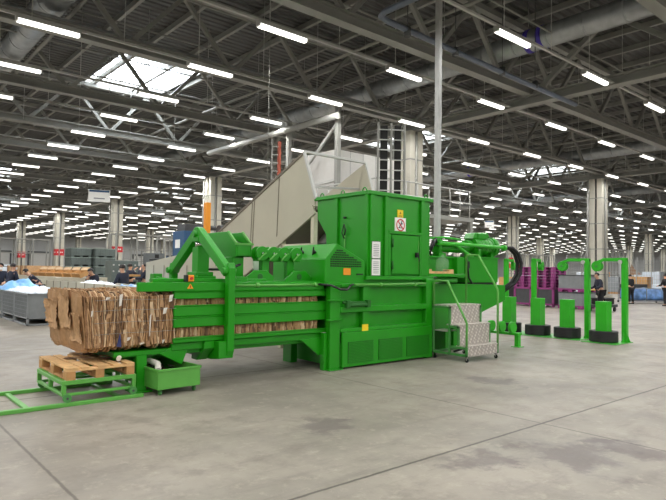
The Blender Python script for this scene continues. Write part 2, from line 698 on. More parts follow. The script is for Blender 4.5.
# lamp rails with hanger rods
for j in range(0, 16):
    yy = LY0 + LPY * j
    m = MB().box(-4, 120, yy - 0.035, yy + 0.035, LZ + 0.11, LZ + 0.17)
    r = struct(m.build('lamp_rail', STEEL_W if j < 4 else STEEL))
    if j < 6:
        hr0 = None
        for i in range(0, 12):
            for dx in (-0.4, 1.9):
                xx = LX0 + LPX * i + dx
                if hr0 is None:
                    hr0 = MB().cyl((xx, yy, LZ + 0.17), (xx, yy, ZD), 0.011, 5).build('hanger_rod', STEEL_W, r)
                    hx0 = xx
                else:
                    hc_ = hr0.copy()
                    C.objects.link(hc_)
                    hc_.location = (xx - hx0, 0, 0)

# ---- pipes, ducts
def duct(x, y0, y1, z, r, label, bands=()):
    t = thing('air_duct', label, 'duct', (x, y0, z))
    m = MB().cyl((x, y0, z), (x, y1, z), r, 28)
    yy = y0 + 1.2
    while yy < y1:
        m.cyl((x, yy, z), (x, yy + 0.05, z), r + 0.012, 28)
        yy += 1.2
    m.build('duct_shell', GALV, t)
    for b in bands:
        MB().cyl((x, b, z), (x, b + 0.16, z), r + 0.02, 28).build('band', BLUEBAND, t)
    yy = y0 + 2
    while yy < y1:
        MB().cyl((x, yy, z + r), (x, yy, ZD), 0.012, 5).build('hanger_rod', STEEL, t)
        yy += 3.6


duct(17.1, 1.0, 40, 9.25, 0.36, 'large round metal air duct with violet bands at top right', (9.6, 10.05))
duct(34.9, 8.0, 60, 9.0, 0.36, 'round metal air duct with violet bands seen past the grey pole', (24.8, 25.4))
duct(4.55, 12.0, 60, 9.35, 0.42, 'wide metal air duct at upper left above the lamp rows', (33.0, 33.6))
duct(52.7, 14.0, 70, 9.0, 0.36, 'distant metal air duct beyond the far skylights')
SPR = thing('sprinkler_pipework', 'thin grey sprinkler pipes running below the roof deck', 'pipes', (10, 14, 9))
m = MB()
for k, yy in enumerate((9.2, 12.6, 14.9, 18.4, 20.7, 24.2, 26.4, 29.9, 32.2, 35.7, 38.0, 41.5, 44, 47)):
    m.cyl((-6, yy, 9.15 + 0.3 * (k % 2)), (75, yy, 9.15 + 0.3 * (k % 2)), 0.03, 6)
m.build('branch_pipe', STEEL, SPR)
m = MB()
for xx in (5.0, 13.0, 22.5, 31.0, 40.0):
    m.cyl((xx, 2, 9.0), (xx, 60, 9.0), 0.06, 8)
m.build('main_pipe', STEEL, SPR)
t = thing('bent_pipe', 'dark bluish pipe with an elbow hanging in front of the grey pole top', 'pipe', (9.5, 9.5, 7.5))
pth = [(9.45, 6.2, 7.62), (9.45, 9.3, 7.62), (9.52, 9.5, 7.6), (9.8, 9.55, 7.58), (15.6, 9.55, 7.45), (19, 9.55, 7.4)]
MB().tube(pth, 0.075, 10).build('pipe_run', mat('blue_grey_pipe', (110, 118, 132), 0.35, metal=0.4), t)
for xx in (10.5, 12.4, 14.6, 16.4):
    MB().cyl((xx, 9.55, 7.4), (xx, 9.55, 7.62), 0.09, 10).cyl((xx, 9.55, 7.6), (xx, 9.55, ZD - 0.02), 0.012, 5).build('pipe_clamp', STEEL_D, t)
t = thing('cable_tray', 'wide perforated cable tray under the girder at top left', 'cable tray', (5, 17.3, 8.4))
MB().box(-4, 60, 17.2, 17.7, 8.42, 8.5).box(-4, 60, 17.2, 17.23, 8.5, 8.6).box(-4, 60, 17.67, 17.7, 8.5, 8.6).build('tray', GALV, t)
# shiny galvanised pipe on two thin posts behind the baler chute
t = thing('pipe_rack', 'pair of slim grey posts carrying a silver header pipe', 'pipe rack', (14, 17.8, 0))
MB().box(13.91, 14.09, 16.06, 16.24, 0, 7.75).build('post', STEEL, t, 0.01)
MB().box(13.91, 14.09, 19.13, 19.31, 0, 7.75).build('post', STEEL, t, 0.01)
MB().cyl((13.75, 15.9, 7.3), (13.75, 25.5, 7.3), 0.12, 16).build('header_pipe', STEEL, t)
m = MB().bar((14, 16.2, 7.1), (14, 18.9, 5.0), 0.09, 0.09).bar((14, 16.2, 5.0), (14, 18.9, 4.8), 0.09, 0.09).bar((14, 18.9, 5.0), (14, 16.2, 3.2), 0.07, 0.07)
m.build('brace', STEEL_W, t)

# tall pole behind the baler
t = thing('pole', 'tall slim grey steel pole rising behind the green hopper', 'pole', (11.0, 8.98, 0))
MB().box(10.935, 11.065, 8.915, 9.045, 0, ZD).build('shaft', mat('pole_paint', (176, 177, 175), 0.45), t, 0.02, 2)
MB().box(10.78, 11.22, 8.76, 9.2, 0, 0.03).build('base_plate', STEEL, t)


# ================================================================== BALER
BX = 0.008
baler = thing('baling_press', 'large green horizontal baling press with tall hopper and open baling channel', 'baler', (6.5, 7.8, 0))


def part(m, name, mats=GREEN, parent=None, bevel=BX, label=None):
    o = m.build(name, mats, parent or baler, bevel)
    if label:
        o['label'] = label
    return o


YF, YBK = 7.28, 8.80      # channel front and back faces
# channel
m = MB().prism([(3.0, YF + 0.04), (6.05, YF + 0.04), (6.05, YBK), (3.72, YBK), (3.4, YF + 0.25)], 'z', 1.33, 1.40).box(2.95, 6.05, YF - 0.02, YF + 0.04, 1.30, 1.42)
m.box(3.2, 5.0, YF + 0.1, YF + 0.18, 1.42, 1.47).box(4.4, 6.0, YF + 0.02, YF + 0.3, 1.42, 1.435)
part(m, 'channel_roof')
for (z0, z1) in ((1.195, 1.30), (0.96, 1.11), (0.81, 0.957), (0.605, 0.675)):
    m = MB().box(3.46, 6.2, YF, YF + 0.07, z0, z1)
    m.box(3.46, 6.2, YF - 0.012, YF + 0.02, z1 - 0.018, z1)
    part(m, 'side_beam')
for (z0, z1) in ((1.195, 1.30), (0.81, 1.11), (0.605, 0.675)):
    part(MB().box(3.46, 6.06, YBK - 0.07, YBK, z0, z1), 'rear_beam')
m = MB().box(3.46, 6.06, YF + 0.05, YBK, 0.50, 0.60).box(3.46, 6.06, YF + 0.12, YF + 0.2, 0.44, 0.5)
part(m, 'channel_floor')
# tongue under the leaving bale, with its leg
m = MB().box(2.7, 3.46, YF + 0.08, YBK - 0.06, 0.47, 0.535)
m.prism([(YF + 0.08, 0.47), (YF + 0.25, 0.40), (YBK - 0.2, 0.40), (YBK - 0.06, 0.47)], 'x', 2.75, 3.46)
m.prism([(3.3, 0.47), (3.62, 0.3), (3.7, 0.5), (3.46, 0.55)], 'y', YF + 0.06, YF + 0.09)
part(m, 'outfeed_table')
part(MB().box(2.99, 3.13, YF + 0.06, YF + 0.24, 0.0, 0.47).box(2.93, 3.19, YF + 0.0, YF + 0.3, 0, 0.02), 'leg')
part(MB().box(2.99, 3.13, YBK - 0.26, YBK - 0.08, 0.0, 0.47), 'leg')
# support legs before the casing
m = MB().box(6.08, 6.22, 8.18, 8.42, 0.0, 0.52)
m.prism([(5.98, 0.52), (6.08, 0.42), (6.22, 0.42), (6.3, 0.52)], 'y', 8.1, 8.42)
part(m, 'leg')
m = MB().prism([(5.6, 0.52), (6.08, 0.52), (6.08, 0.24), (5.98, 0.24)], 'y', 7.3, 7.33)
part(m, 'gusset')
part(MB().box(6.01, 6.08, 7.2, 7.3, 0.0, 0.60), 'leg')

# clamping frame: upright, A-shaped top, cross beam below
CX0, CX1, CYM = 4.20, 4.31, 8.10
fr = [(7.13, 0.46), (7.17, 0.36), (7.25, 0.36), (7.25, 1.50), (7.20, 1.70), (7.16, 1.70), (7.13, 1.62)]
part(MB().prism(fr, 'x', CX0, CX1), 'clamp_upright', bevel=0.01)
part(MB().prism([(2 * CYM - p[0], p[1]) for p in fr][::-1], 'x', CX0, CX1), 'clamp_upright', bevel=0.01)
m = MB().prism([(7.16, 0.36), (7.4, 0.33), (8.8, 0.33), (9.06, 0.36), (9.06, 0.58), (8.8, 0.60), (7.16, 0.60)], 'x', 4.08, CX1)
m.prism([(7.28, 0.6), (7.28, 0.5), (7.5, 0.32), (7.66, 0.32), (7.66, 0.6)], 'x', 3.92, 4.08)
part(m, 'clamp_crossbeam')
ar = [(7.14, 1.60), (7.24, 1.50), (CYM, 2.09), (CYM, 2.25), (CYM - 0.05, 2.24)]
part(MB().prism(ar, 'x', CX0 - 0.03, CX1 - 0.02), 'clamp_arm', bevel=0.01)
part(MB().prism([(2 * CYM - p[0], p[1]) for p in ar][::-1], 'x', CX0 - 0.03, CX1 - 0.02), 'clamp_arm', bevel=0.01)
for (yy, zz) in ((7.2, 1.58), (9.0, 1.58), (CYM, 2.14)):
    part(MB().cyl((4.13, yy, zz), (4.34, yy, zz), 0.05, 16), 'pivot_pin')
# press cylinder
part(MB().box(4.17, 4.36, 8.0, 8.2, 1.42, 1.94).box(4.09, 4.44, 7.92, 8.28, 1.42, 1.50).box(4.12, 4.41, 7.95, 8.25, 1.5, 1.56), 'cylinder_housing')
part(MB().cyl((4.265, 8.10, 1.94), (4.265, 8.10, 2.03), 0.09, 20), 'piston_rod', CHROME, bevel=0)
part(MB().box(4.16, 4.37, 7.99, 8.21, 2.02, 2.10), 'cylinder_head')
part(MB().tube([(4.36, 8.02, 1.60), (4.5, 7.7, 1.60), (4.66, 7.6, 1.68), (4.6, 7.9, 1.6)], 0.02), 'hydraulic_hose', BLACK, bevel=0)
part(MB().tube([(3.3, 7.5, 1.48), (3.6, 7.44, 1.44), (3.9, 7.5, 1.5), (4.06, 7.9, 1.47)], 0.014), 'hydraulic_hose', GREEN, bevel=0)
part(MB().box(3.47, 3.6, 7.98, 8.12, 1.40, 1.53).cyl((3.56, 7.6, 1.43), (3.56, 8.3, 1.43), 0.03), 'eye_bracket')
m = MB().box(4.38, 4.62, YF + 0.03, YF + 0.07, 1.42, 1.50).cyl((4.4, YF + 0.02, 1.46), (4.4, YF + 0.08, 1.46), 0.035)
part(m, 'hinge_lug')
# control box and warning triangle
e = part(MB().box(3.64, 3.73, YF - 0.03, YF + 0.06, 1.43, 1.52), 'switch_box', ORANGE)
MB().cyl((3.685, YF - 0.05, 1.475), (3.685, YF - 0.03, 1.475), 0.02, 12).build('push_button', RED, e)
MB().box(3.615, 3.64, YF - 0.03, YF + 0.06, 1.43, 1.52).build('box_back', BLACK, e)
m = MB().prism([(3.63, 1.335), (3.72, 1.335), (3.675, 1.405)], 'y', YF - 0.027, YF - 0.021)
e = part(m, 'warning_triangle', ORANGE, bevel=0)
MB().prism([(3.666, 1.35), (3.684, 1.35), (3.675, 1.385)], 'y', YF - 0.03, YF - 0.028).build('warning_mark', BLACK, e)
# wire trough over the channel
tb = [(7.72, 1.80), (8.95, 1.80), (8.95, 2.20), (8.42, 2.20), (7.98, 2.20), (7.72, 2.00)]
m = MB()
m.prism(tb, 'x', 4.66, 4.685).prism(tb, 'x', 4.92, 4.945)
m.box(4.685, 4.92, 7.72, 8.95, 1.80, 1.83).box(4.685, 4.92, 7.72, 7.745, 1.80, 2.0).box(4.685, 4.92, 8.92, 8.95, 1.8, 2.2)
m.box(4.685, 4.92, 8.46, 8.48, 1.83, 2.2)
tr = part(m, 'wire_trough')
m = MB()
for k in range(6):
    m.cyl((4.69, 7.8 + 0.1 * k, 1.93 + 0.028 * k), (4.905, 7.8 + 0.1 * k, 1.93 + 0.028 * k), 0.05, 12)
m.build('guide_roller', STEEL_D, tr)
m = MB().bar((4.64, 7.715, 2.0), (4.965, 7.715, 2.0), 0.03, 0.03)
m.bar((4.67, 7.72, 2.0), (4.67, 7.98, 2.2), 0.03, 0.03).bar((4.93, 7.72, 2.0), (4.93, 7.98, 2.2), 0.03, 0.03)
m.build('trough_lip', GREEN_L, tr)
part(MB().box(4.64, 4.84, 7.78, 8.0, 1.40, 1.80).box(4.56, 4.9, 7.7, 8.08, 1.40, 1.43), 'trough_post')
# wire reels
part(MB().box(4.96, 5.86, 7.66, 7.72, 1.74, 1.78), 'reel_bar')
for xx in (5.17, 5.66):
    part(MB().box(xx - 0.07, xx + 0.07, 7.66, 7.76, 1.40, 1.75).box(xx - 0.12, xx + 0.12, 7.6, 7.82, 1.40, 1.43), 'reel_post')
for xx in (5.07, 5.28, 5.50, 5.74):
    rl = part(MB().cyl((xx, 7.60, 1.86), (xx, 7.64, 1.86), 0.115, 28).cyl((xx, 7.74, 1.86), (xx, 7.78, 1.86), 0.115, 28).cyl((xx, 7.64, 1.86), (xx, 7.74, 1.86), 0.05, 20), 'wire_reel', bevel=0.004)
    MB().cyl((xx, 7.585, 1.86), (xx, 7.6, 1.86), 0.02, 12).build('hub', CHROME, rl)
    MB().tube([(xx + 0.04, 7.57, 1.87), (xx - 0.03, 7.55, 1.83), (xx - 0.13, 7.52, 1.75)], 0.012, 6).build('guide_arm', GREEN_L, rl)
for xx in (4.80, 5.56):
    part(MB().prism([(xx - 0.1, 1.40), (xx - 0.08, 1.46), (xx + 0.1, 1.6), (xx + 0.32, 1.6), (xx + 0.46, 1.50), (xx + 0.46, 1.40)], 'y', 7.56, 7.6), 'gusset')
    part(MB().cyl((xx + 0.2, 7.545, 1.5), (xx + 0.2, 7.56, 1.5), 0.05, 16), 'gusset_boss', GREEN_D)
part(MB().box(5.3, 5.48, 8.2, 8.24, 1.50, 1.76), 'notice_sheet', WHITE, bevel=0)
# motor cowl with sloping front
cw = [(6.02, 1.36), (6.03, 1.80), (6.28, 2.06), (6.92, 1.78), (6.92, 1.36)]
cowl = part(MB().prism(cw, 'y', 7.22, 8.7), 'motor_cowl', bevel=0.012)
m = MB()
for r in range(8):
    z0 = 1.675 + 0.037 * r
    xl = 6.13 + max(0, (z0 - 1.80)) * 0.95 + 0.01
    xr = 6.86 - max(0, z0 + 0.02 - 1.76) / 0.44
    c0 = xl
    while c0 + 0.045 < xr:
        m.box(c0, c0 + 0.036, 7.212, 7.22, z0, z0 + 0.022)
        c0 += 0.05
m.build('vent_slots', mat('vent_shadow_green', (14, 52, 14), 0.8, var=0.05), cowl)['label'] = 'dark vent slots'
m = MB().box(6.42, 6.58, 7.211, 7.22, 1.54, 1.655)
m.build('label_plate', ORANGE, cowl)
MB().box(6.72, 6.86, 7.20, 7.22, 1.545, 1.565).build('grip_slot', DARK, cowl)
for yy in (7.62, 7.95):
    hd = MB()
    hd.cyl((6.135, yy, 1.90), (6.10, yy, 1.935), 0.03, 12)
    hd.bar((6.10, yy + 0.02, 1.87), (6.06, yy - 0.05, 2.0), 0.022, 0.022)
    hd.bar((6.10, yy, 1.94), (6.12, yy + 0.05, 1.84), 0.02, 0.02)
    hd.build('latch_handle', BLACK, cowl)

# press casing
m = MB().box(6.2, 8.62, 7.24, 8.5, 0.62, 1.48)
part(m, 'casing_body')
m = MB().box(6.08, 6.30, 7.14, 7.26, 0.0, 1.36).box(6.04, 6.34, 7.08, 7.3, 0, 0.02)
part(m, 'corner_post')
part(MB().box(8.44, 8.64, 7.14, 7.26, 0.0, 1.48), 'corner_post')
part(MB().box(6.82, 6.98, 7.15, 7.26, 0.60, 1.36), 'casing_rib')
for (x0, x1, z0, z1) in ((6.3, 8.44, 1.34, 1.40), (6.3, 8.44, 0.92, 1.02), (6.3, 8.44, 0.60, 0.66), (6.02, 6.3, 1.36, 1.42)):
    part(MB().box(x0, x1, 7.13, 7.26, z0, z1), 'casing_rail')
part(MB().box(6.0, 6.34, 7.09, 7.16, 1.115, 1.14).box(6.0, 6.34, 7.09, 7.16, 0.80, 0.825), 'hinge_strap')
m = MB().cyl((6.32, 7.11, 1.09), (6.96, 7.11, 1.08), 0.022, 10).cyl((6.42, 7.1, 1.04), (6.9, 7.1, 1.05), 0.035, 12).box(6.38, 6.46, 7.06, 7.14, 1.0, 1.12).box(6.84, 6.92, 7.06, 7.14, 1.0, 1.12)
part(m, 'lock_cylinder', GREEN_D)
part(MB().box(6.78, 6.92, 7.123, 7.13, 0.56, 0.71), 'warning_label', YEL, bevel=0)
# lower guard with three mesh windows
gd = part(MB().box(6.32, 8.58, 7.10, 7.15, 0.03, 0.60).box(6.32, 8.58, 7.15, 8.45, 0.03, 0.42), 'guard_panel')
for (x0, x1) in ((6.44, 7.02), (7.15, 7.75), (7.86, 8.48)):
    g = MB()
    g.box(x0, x1, 7.092, 7.10, 0.09, 0.44)
    g.mi = 1
    nx = 22
    for k in range(1, nx):
        xx = x0 + (x1 - x0) * k / nx
        g.box(xx - 0.004, xx + 0.004, 7.088, 7.092, 0.09, 0.44)
    for k in range(1, 14):
        zz = 0.09 + 0.35 * k / 14
        g.box(x0, x1, 7.086, 7.088, zz - 0.004, zz + 0.004)
    g.build('mesh_window', [GREEN_D, GREEN], gd)['label'] = 'darker green wire mesh window'
# conduits along the front
m = MB().tube([(4.36, YF - 0.03, 1.375), (5.2, YF - 0.03, 1.375), (6.0, YF - 0.03, 1.385)], 0.018)
for xx in (4.75, 5.85, 7.2, 8.1):
    m.cyl((xx - 0.03, 7.12 if xx > 6 else YF - 0.03, 1.38), (xx + 0.03, 7.12 if xx > 6 else YF - 0.03, 1.38), 0.032, 12)
m.tube([(6.6, 7.12, 1.38), (7.3, 7.12, 1.38), (8.4, 7.12, 1.40)], 0.018)
part(m, 'hydraulic_pipe', GREEN_L, bevel=0)
part(MB().tube([(5.9, YF - 0.05, 1.39), (6.05, 7.08, 1.37), (6.2, 7.04, 1.31), (6.35, 7.04, 1.30), (6.46, 7.08, 1.37), (6.56, 7.12, 1.385)], 0.017), 'hydraulic_hose', BLACK, bevel=0)
# hopper
HX0, HX1, HY, HB, HZ = 7.08, 8.72, 7.30, 8.74, 3.03
part(MB().box(6.9, 8.68, 7.16, 8.6, 1.46, 1.53), 'hopper_base')
m = MB()
m.prism([(HY, 1.53), (HY, HZ), (HB, HZ), (HB, 2.62), (HB - 0.26, 2.3), (HB - 0.34, 1.53)], 'x', HX0, HX0 + 0.03)
m.prism([(HY, 1.53), (HY, HZ), (HB, HZ), (HB, 2.62), (HB - 0.26, 2.3), (HB - 0.34, 1.53)], 'x', HX1 - 0.03, HX1)
m.box(HX0 + 0.03, HX1 - 0.03, HY, HY + 0.03, 1.53, HZ)
m.box(HX0 + 0.03, HX1 - 0.03, HB - 0.38, HB - 0.34, 1.53, 2.3)
hop = part(m, 'hopper')
m = MB().box(HX0 - 0.05, HX1 + 0.05, HY - 0.05, HY + 0.03, HZ - 0.07, HZ).box(HX0 - 0.05, HX0 + 0.03, HY, HB + 0.05, HZ - 0.07, HZ).box(HX1 - 0.03, HX1 + 0.05, HY, HB + 0.05, HZ - 0.07, HZ).box(HX0, HX1, HB, HB + 0.05, HZ - 0.07, HZ)
m.build('rim', GREEN, hop, BX)
for xx in (HX0 - 0.005, 7.44, 8.42):
    MB().box(xx, xx + 0.09, HY - 0.05, HY + 0.01, 1.53, HZ - 0.07).build('stiffener', GREEN, hop, BX)
MB().box(HX0 - 0.05, HX0 + 0.01, 8.10, 8.19, 1.9, HZ - 0.07).build('stiffener', GREEN, hop, BX)
MB().box(HX0 - 0.05, HX0 + 0.01, HY - 0.01, HY + 0.08, 1.53, HZ - 0.07).build('stiffener', GREEN, hop, BX)
for (xx, yy) in ((HX0, 7.42), (HX0, 8.0), (HX0, 8.6), (8.6, HY)):
    MB().tube(arc((0, 0), 0.05, 0, PI, 8, lambda a, b: (xx + (0 if xx < 8 else a), yy + (a if xx < 8 else 0), HZ + b * 1.3)), 0.012, 6).build('lifting_eye', GREEN, hop)
# inspection door
dr = MB().box(7.62, 8.36, HY - 0.045, HY - 0.005, 1.56, 2.28).box(7.62, 8.0, HY - 0.055, HY - 0.045, 1.58, 2.27).build('door', GREEN, hop, 0.01)
m = MB().box(7.53, 7.60, HY - 0.05, HY + 0.01, 1.53, 2.32).box(8.38, 8.42, HY - 0.05, HY + 0.01, 1.53, 2.32).box(7.53, 8.42, HY - 0.06, HY + 0.01, 2.29, 2.35)
m.build('door_frame', GREEN, hop, BX)
MB().cyl((7.62, HY - 0.06, 1.65), (7.62, HY - 0.06, 1.8), 0.022, 10).cyl((7.62, HY - 0.06, 2.05), (7.62, HY - 0.06, 2.2), 0.022, 10).build('hinge', GREEN_D, dr)
MB().box(8.24, 8.30, HY - 0.09, HY - 0.045, 1.88, 1.97).bar((8.27, HY - 0.1, 1.94), (8.29, HY - 0.12, 1.80), 0.02, 0.02).build('handle', BLACK, dr)
MB().cyl((8.34, HY - 0.05, 1.64), (8.34, HY - 0.05, 2.2), 0.006, 6).build('lock_rod', GREEN_L, dr)
# no-access sign above the door, yellow notice above it
YS = HY - 0.012
sg = MB().box(7.73, 8.02, YS, HY, 2.33, 2.60).build('sign_plate', WHITE, hop)
cx, cz, rr = 7.875, 2.465, 0.115
m = MB()
n_ = 40
ro = [m.bm.verts.new((cx + rr * math.cos(2 * PI * k / n_), YS - 0.003, cz + rr * math.sin(2 * PI * k / n_))) for k in range(n_)]
ri = [m.bm.verts.new((cx + rr * 0.8 * math.cos(2 * PI * k / n_), YS - 0.003, cz + rr * 0.8 * math.sin(2 * PI * k / n_))) for k in range(n_)]
for k in range(n_):
    m.face([ro[k], ro[(k + 1) % n_], ri[(k + 1) % n_], ri[k]])
m.bar((cx - 0.07, YS - 0.004, cz + 0.07), (cx + 0.07, YS - 0.004, cz - 0.07), 0.004, 0.02, (1, 0, 1))
m.build('prohibition_ring', RED, sg)
m = MB()
m.bar((cx + 0.015, YS - 0.002, cz + 0.01), (cx + 0.03, YS - 0.002, cz + 0.05), 0.003, 0.03, (1, 0, 0))
m.cyl((cx + 0.035, YS - 0.003, cz + 0.07), (cx + 0.035, YS - 0.001, cz + 0.07), 0.015, 12)
m.bar((cx + 0.015, YS - 0.002, cz + 0.01), (cx - 0.015, YS - 0.002, cz - 0.01), 0.003, 0.02, (0, 0, 1))
m.bar((cx + 0.03, YS - 0.002, cz + 0.04), (cx + 0.065, YS - 0.002, cz + 0.02), 0.003, 0.012, (0, 0, 1))
m.bar((cx - 0.06, YS - 0.002, cz - 0.05), (cx + 0.05, YS - 0.002, cz - 0.05), 0.003, 0.012, (0, 0, 1))
m.bar((cx - 0.015, YS - 0.002, cz - 0.01), (cx - 0.03, YS - 0.002, cz - 0.05), 0.003, 0.02, (1, 0, 0))
m.build('climbing_figure', STEEL_D, sg)
yg = MB().box(7.795, 7.945, YS, HY, 2.605, 2.745).build('yellow_notice', YEL, hop)
m = MB().prism([(7.845, 2.67), (7.895, 2.67), (7.87, 2.715)], 'y', YS - 0.003, YS - 0.001).box(7.82, 7.92, YS - 0.003, YS - 0.001, 2.635, 2.643).box(7.82, 7.92, YS - 0.003, YS - 0.001, 2.62, 2.628)
m.build('notice_mark', mat('dark_yellow_print', (150, 120, 20), 0.6), yg)
for (z0, z1) in ((1.84, 2.13), (1.54, 1.82)):
    sh = MB().box(7.11, 7.31, HY - 0.058, HY - 0.048, z0, z1).build('instruction_sheet', WHITE, hop)
    m = MB()
    for k in range(7):
        m.box(7.14, 7.28, HY - 0.0605, HY - 0.0585, z0 + 0.035 + 0.032 * k, z0 + 0.047 + 0.032 * k)
    m.build('print_lines', GREYTXT, sh)
    MB().box(7.10, 7.32, HY - 0.05, HY - 0.046, z0 - 0.008, z1 + 0.008).build('sheet_frame', STEEL_D, sh)
# cable hanging on the hopper side
cb = MB()
cb.tube([(HX0 - 0.03, 7.9, 1.75), (HX0 - 0.03, 7.9, 2.28)], 0.012, 6)
cb.build('conduit', GREEN_L, hop)
MB().tube([(HX0 - 0.04, 7.9, 2.2), (HX0 - 0.06, 7.95, 2.3), (HX0 - 0.05, 7.9, 2.46), (HX0 - 0.06, 7.85, 2.34), (HX0 - 0.04, 7.9, 2.26)], 0.013, 6).cyl((HX0 - 0.06, 7.9, 2.58), (HX0, 7.9, 2.58), 0.02, 8).build('cable_loop', BLACK, hop)

# ram end with hydraulics
m = MB().prism([(8.62, 0.45), (9.6, 0.45), (10.7, 0.72), (11.7, 0.99), (11.7, 1.34), (8.62, 1.40)], 'y', 7.55, 8.35)
part(m, 'ram_box')
part(MB().box(8.7, 9.8, 7.45, 8.35, 1.40, 1.50).box(8.75, 9.95, 7.35, 7.9, 1.52, 1.58).box(8.64, 9.6, 7.32, 7.5, 1.42, 1.46), 'ram_cover')
part(MB().box(9.6, 9.75, 7.6, 8.3, 0, 0.5), 'leg')
part(MB().box(10.0, 10.15, 7.7, 8.2, 0, 0.6), 'leg')
part(MB().box(10.3, 11.4, 7.58, 8.35, 1.32, 1.41), 'tank_gap_shade', DARK)  # dark gap under the tank, its shade put in as a solid strip
part(MB().box(9.1, 10.1, 7.62, 8.35, 1.56, 1.93).box(9.05, 10.15, 7.58, 8.4, 1.90, 1.94), 'valve_block')
part(MB().box(9.85, 10.1, 7.5, 7.66, 1.5, 1.93), 'valve_block')
tk = part(MB().box(10.28, 11.40, 7.55, 8.4, 1.40, 1.95), 'oil_tank')
MB().box(10.26, 11.42, 7.53, 8.42, 1.93, 1.96).build('tank_lid', GREEN, tk)
part(MB().cyl((10.75, 7.85, 2.2), (11.45, 7.85, 2.2), 0.21, 28).cyl((11.45, 7.85, 2.2), (11.62, 7.85, 2.2), 0.225, 28).cyl((10.55, 7.85, 2.2), (10.75, 7.85, 2.2), 0.13, 20), 'motor', bevel=0.01)
m = MB()
for k in range(5):
    m.cyl((10.82 + 0.13 * k, 7.85, 2.2), (10.85 + 0.13 * k, 7.85, 2.2), 0.216, 28)
part(m, 'cooling_fins')
part(MB().box(10.85, 11.2, 7.7, 7.95, 2.36, 2.5).prism([(10.7, 2.36), (10.78, 2.5), (11.25, 2.53), (11.36, 2.40)], 'y', 7.72, 8.0), 'terminal_box', bevel=0.02)
part(MB().box(10.8, 10.9, 7.66, 8.04, 1.95, 2.05).box(11.3, 11.4, 7.66, 8.04, 1.95, 2.05).box(10.74, 10.84, 7.6, 7.7, 1.95, 2.12), 'motor_foot')
part(MB().cyl((9.5, 7.75, 2.13), (10.5, 7.75, 2.13), 0.10, 20).cyl((9.42, 7.75, 2.13), (9.5, 7.75, 2.13), 0.13, 20), 'pump')
part(MB().cyl((9.95, 8.1, 1.94), (9.95, 8.1, 2.28), 0.09, 18).cyl((9.95, 8.1, 2.28), (9.95, 8.1, 2.32), 0.11, 18), 'oil_filter')
part(MB().cyl((9.55, 7.75, 1.93), (9.55, 7.75, 2.3), 0.07, 16).box(9.45, 9.68, 7.66, 7.84, 1.93, 2.02), 'valve_stack')
part(MB().tube([(9.35, 7.6, 2.2), (10.2, 7.58, 2.21), (11.2, 7.56, 2.2), (11.72, 7.56, 2.19)], 0.04, 12).cyl((11.6, 7.56, 2.19), (11.7, 7.56, 2.19), 0.065, 12), 'pressure_pipe', STAND, bevel=0)
part(MB().tube([(9.6, 7.7, 2.24), (9.9, 7.6, 2.2), (10.25, 7.55, 2.02), (10.45, 7.55, 1.97)], 0.03, 10), 'pressure_pipe', STAND, bevel=0)
part(MB().tube([(9.4, 7.9, 2.32), (9.9, 7.9, 2.36), (10.5, 7.92, 2.34)], 0.025, 10), 'pressure_pipe', STAND, bevel=0)
for dy in (0, 0.1):
    hs = [(11.7, 7.56 + dy, 2.19), (11.9, 7.5 + dy, 2.2), (12.1, 7.47 + dy, 2.08), (12.2, 7.45 + dy, 1.85), (12.18, 7.46 + dy, 1.6), (12.0, 7.5 + dy, 1.38), (11.72, 7.6 + dy, 1.2)]
    part(MB().tube(hs, 0.042, 12), 'hydraulic_hose', BLACK, bevel=0)
for k in range(2):
    a0 = 9.05 + 0.1 * k
    part(MB().tube([(a0 + 0.1, 7.7, 1.95), (a0 - 0.06, 7.6, 2.0), (a0, 7.55, 2.12 + 0.07 * k), (a0 + 0.12, 7.6, 2.24 + 0.05 * k), (a0 + 0.28, 7.68, 2.16)], 0.024, 8), 'hydraulic_hose', BLACK, bevel=0)
bg_ = MB()
for r_ in range(9):
    pass
prof = [(0.02, 0.0), (0.10, 0.03), (0.13, 0.14), (0.11, 0.25), (0.05, 0.33), (0.03, 0.36)]
bg_.lathe(prof, (9.2, 7.38, 1.6), 14)
for v in bg_.bm.verts:
    v.co += Vector((noise.noise(v.co * 9), noise.noise(v.co * 9 + Vector((5, 0, 0))), 0)) * 0.04
part(bg_, 'clear_cover_bag', BAGCLR, bevel=0)
part(MB().tube([(10.15, 7.48, 1.9), (10.16, 7.46, 1.7), (10.25, 7.5, 1.5), (10.4, 7.52, 1.38)], 0.02, 8).box(10.14, 10.2, 7.44, 7.5, 1.7, 1.85), 'power_cable', BLACK, bevel=0)
t = tag(MB().box(8.72, 9.55, 7.36, 7.52, 1.583, 1.63).box(8.72, 8.86, 7.36, 7.52, 1.63, 1.67).box(9.4, 9.55, 7.36, 7.52, 1.63, 1.67).build('wooden_board', WOOD), 'small pale wooden board lying on the ram cover beside the hopper', 'board')


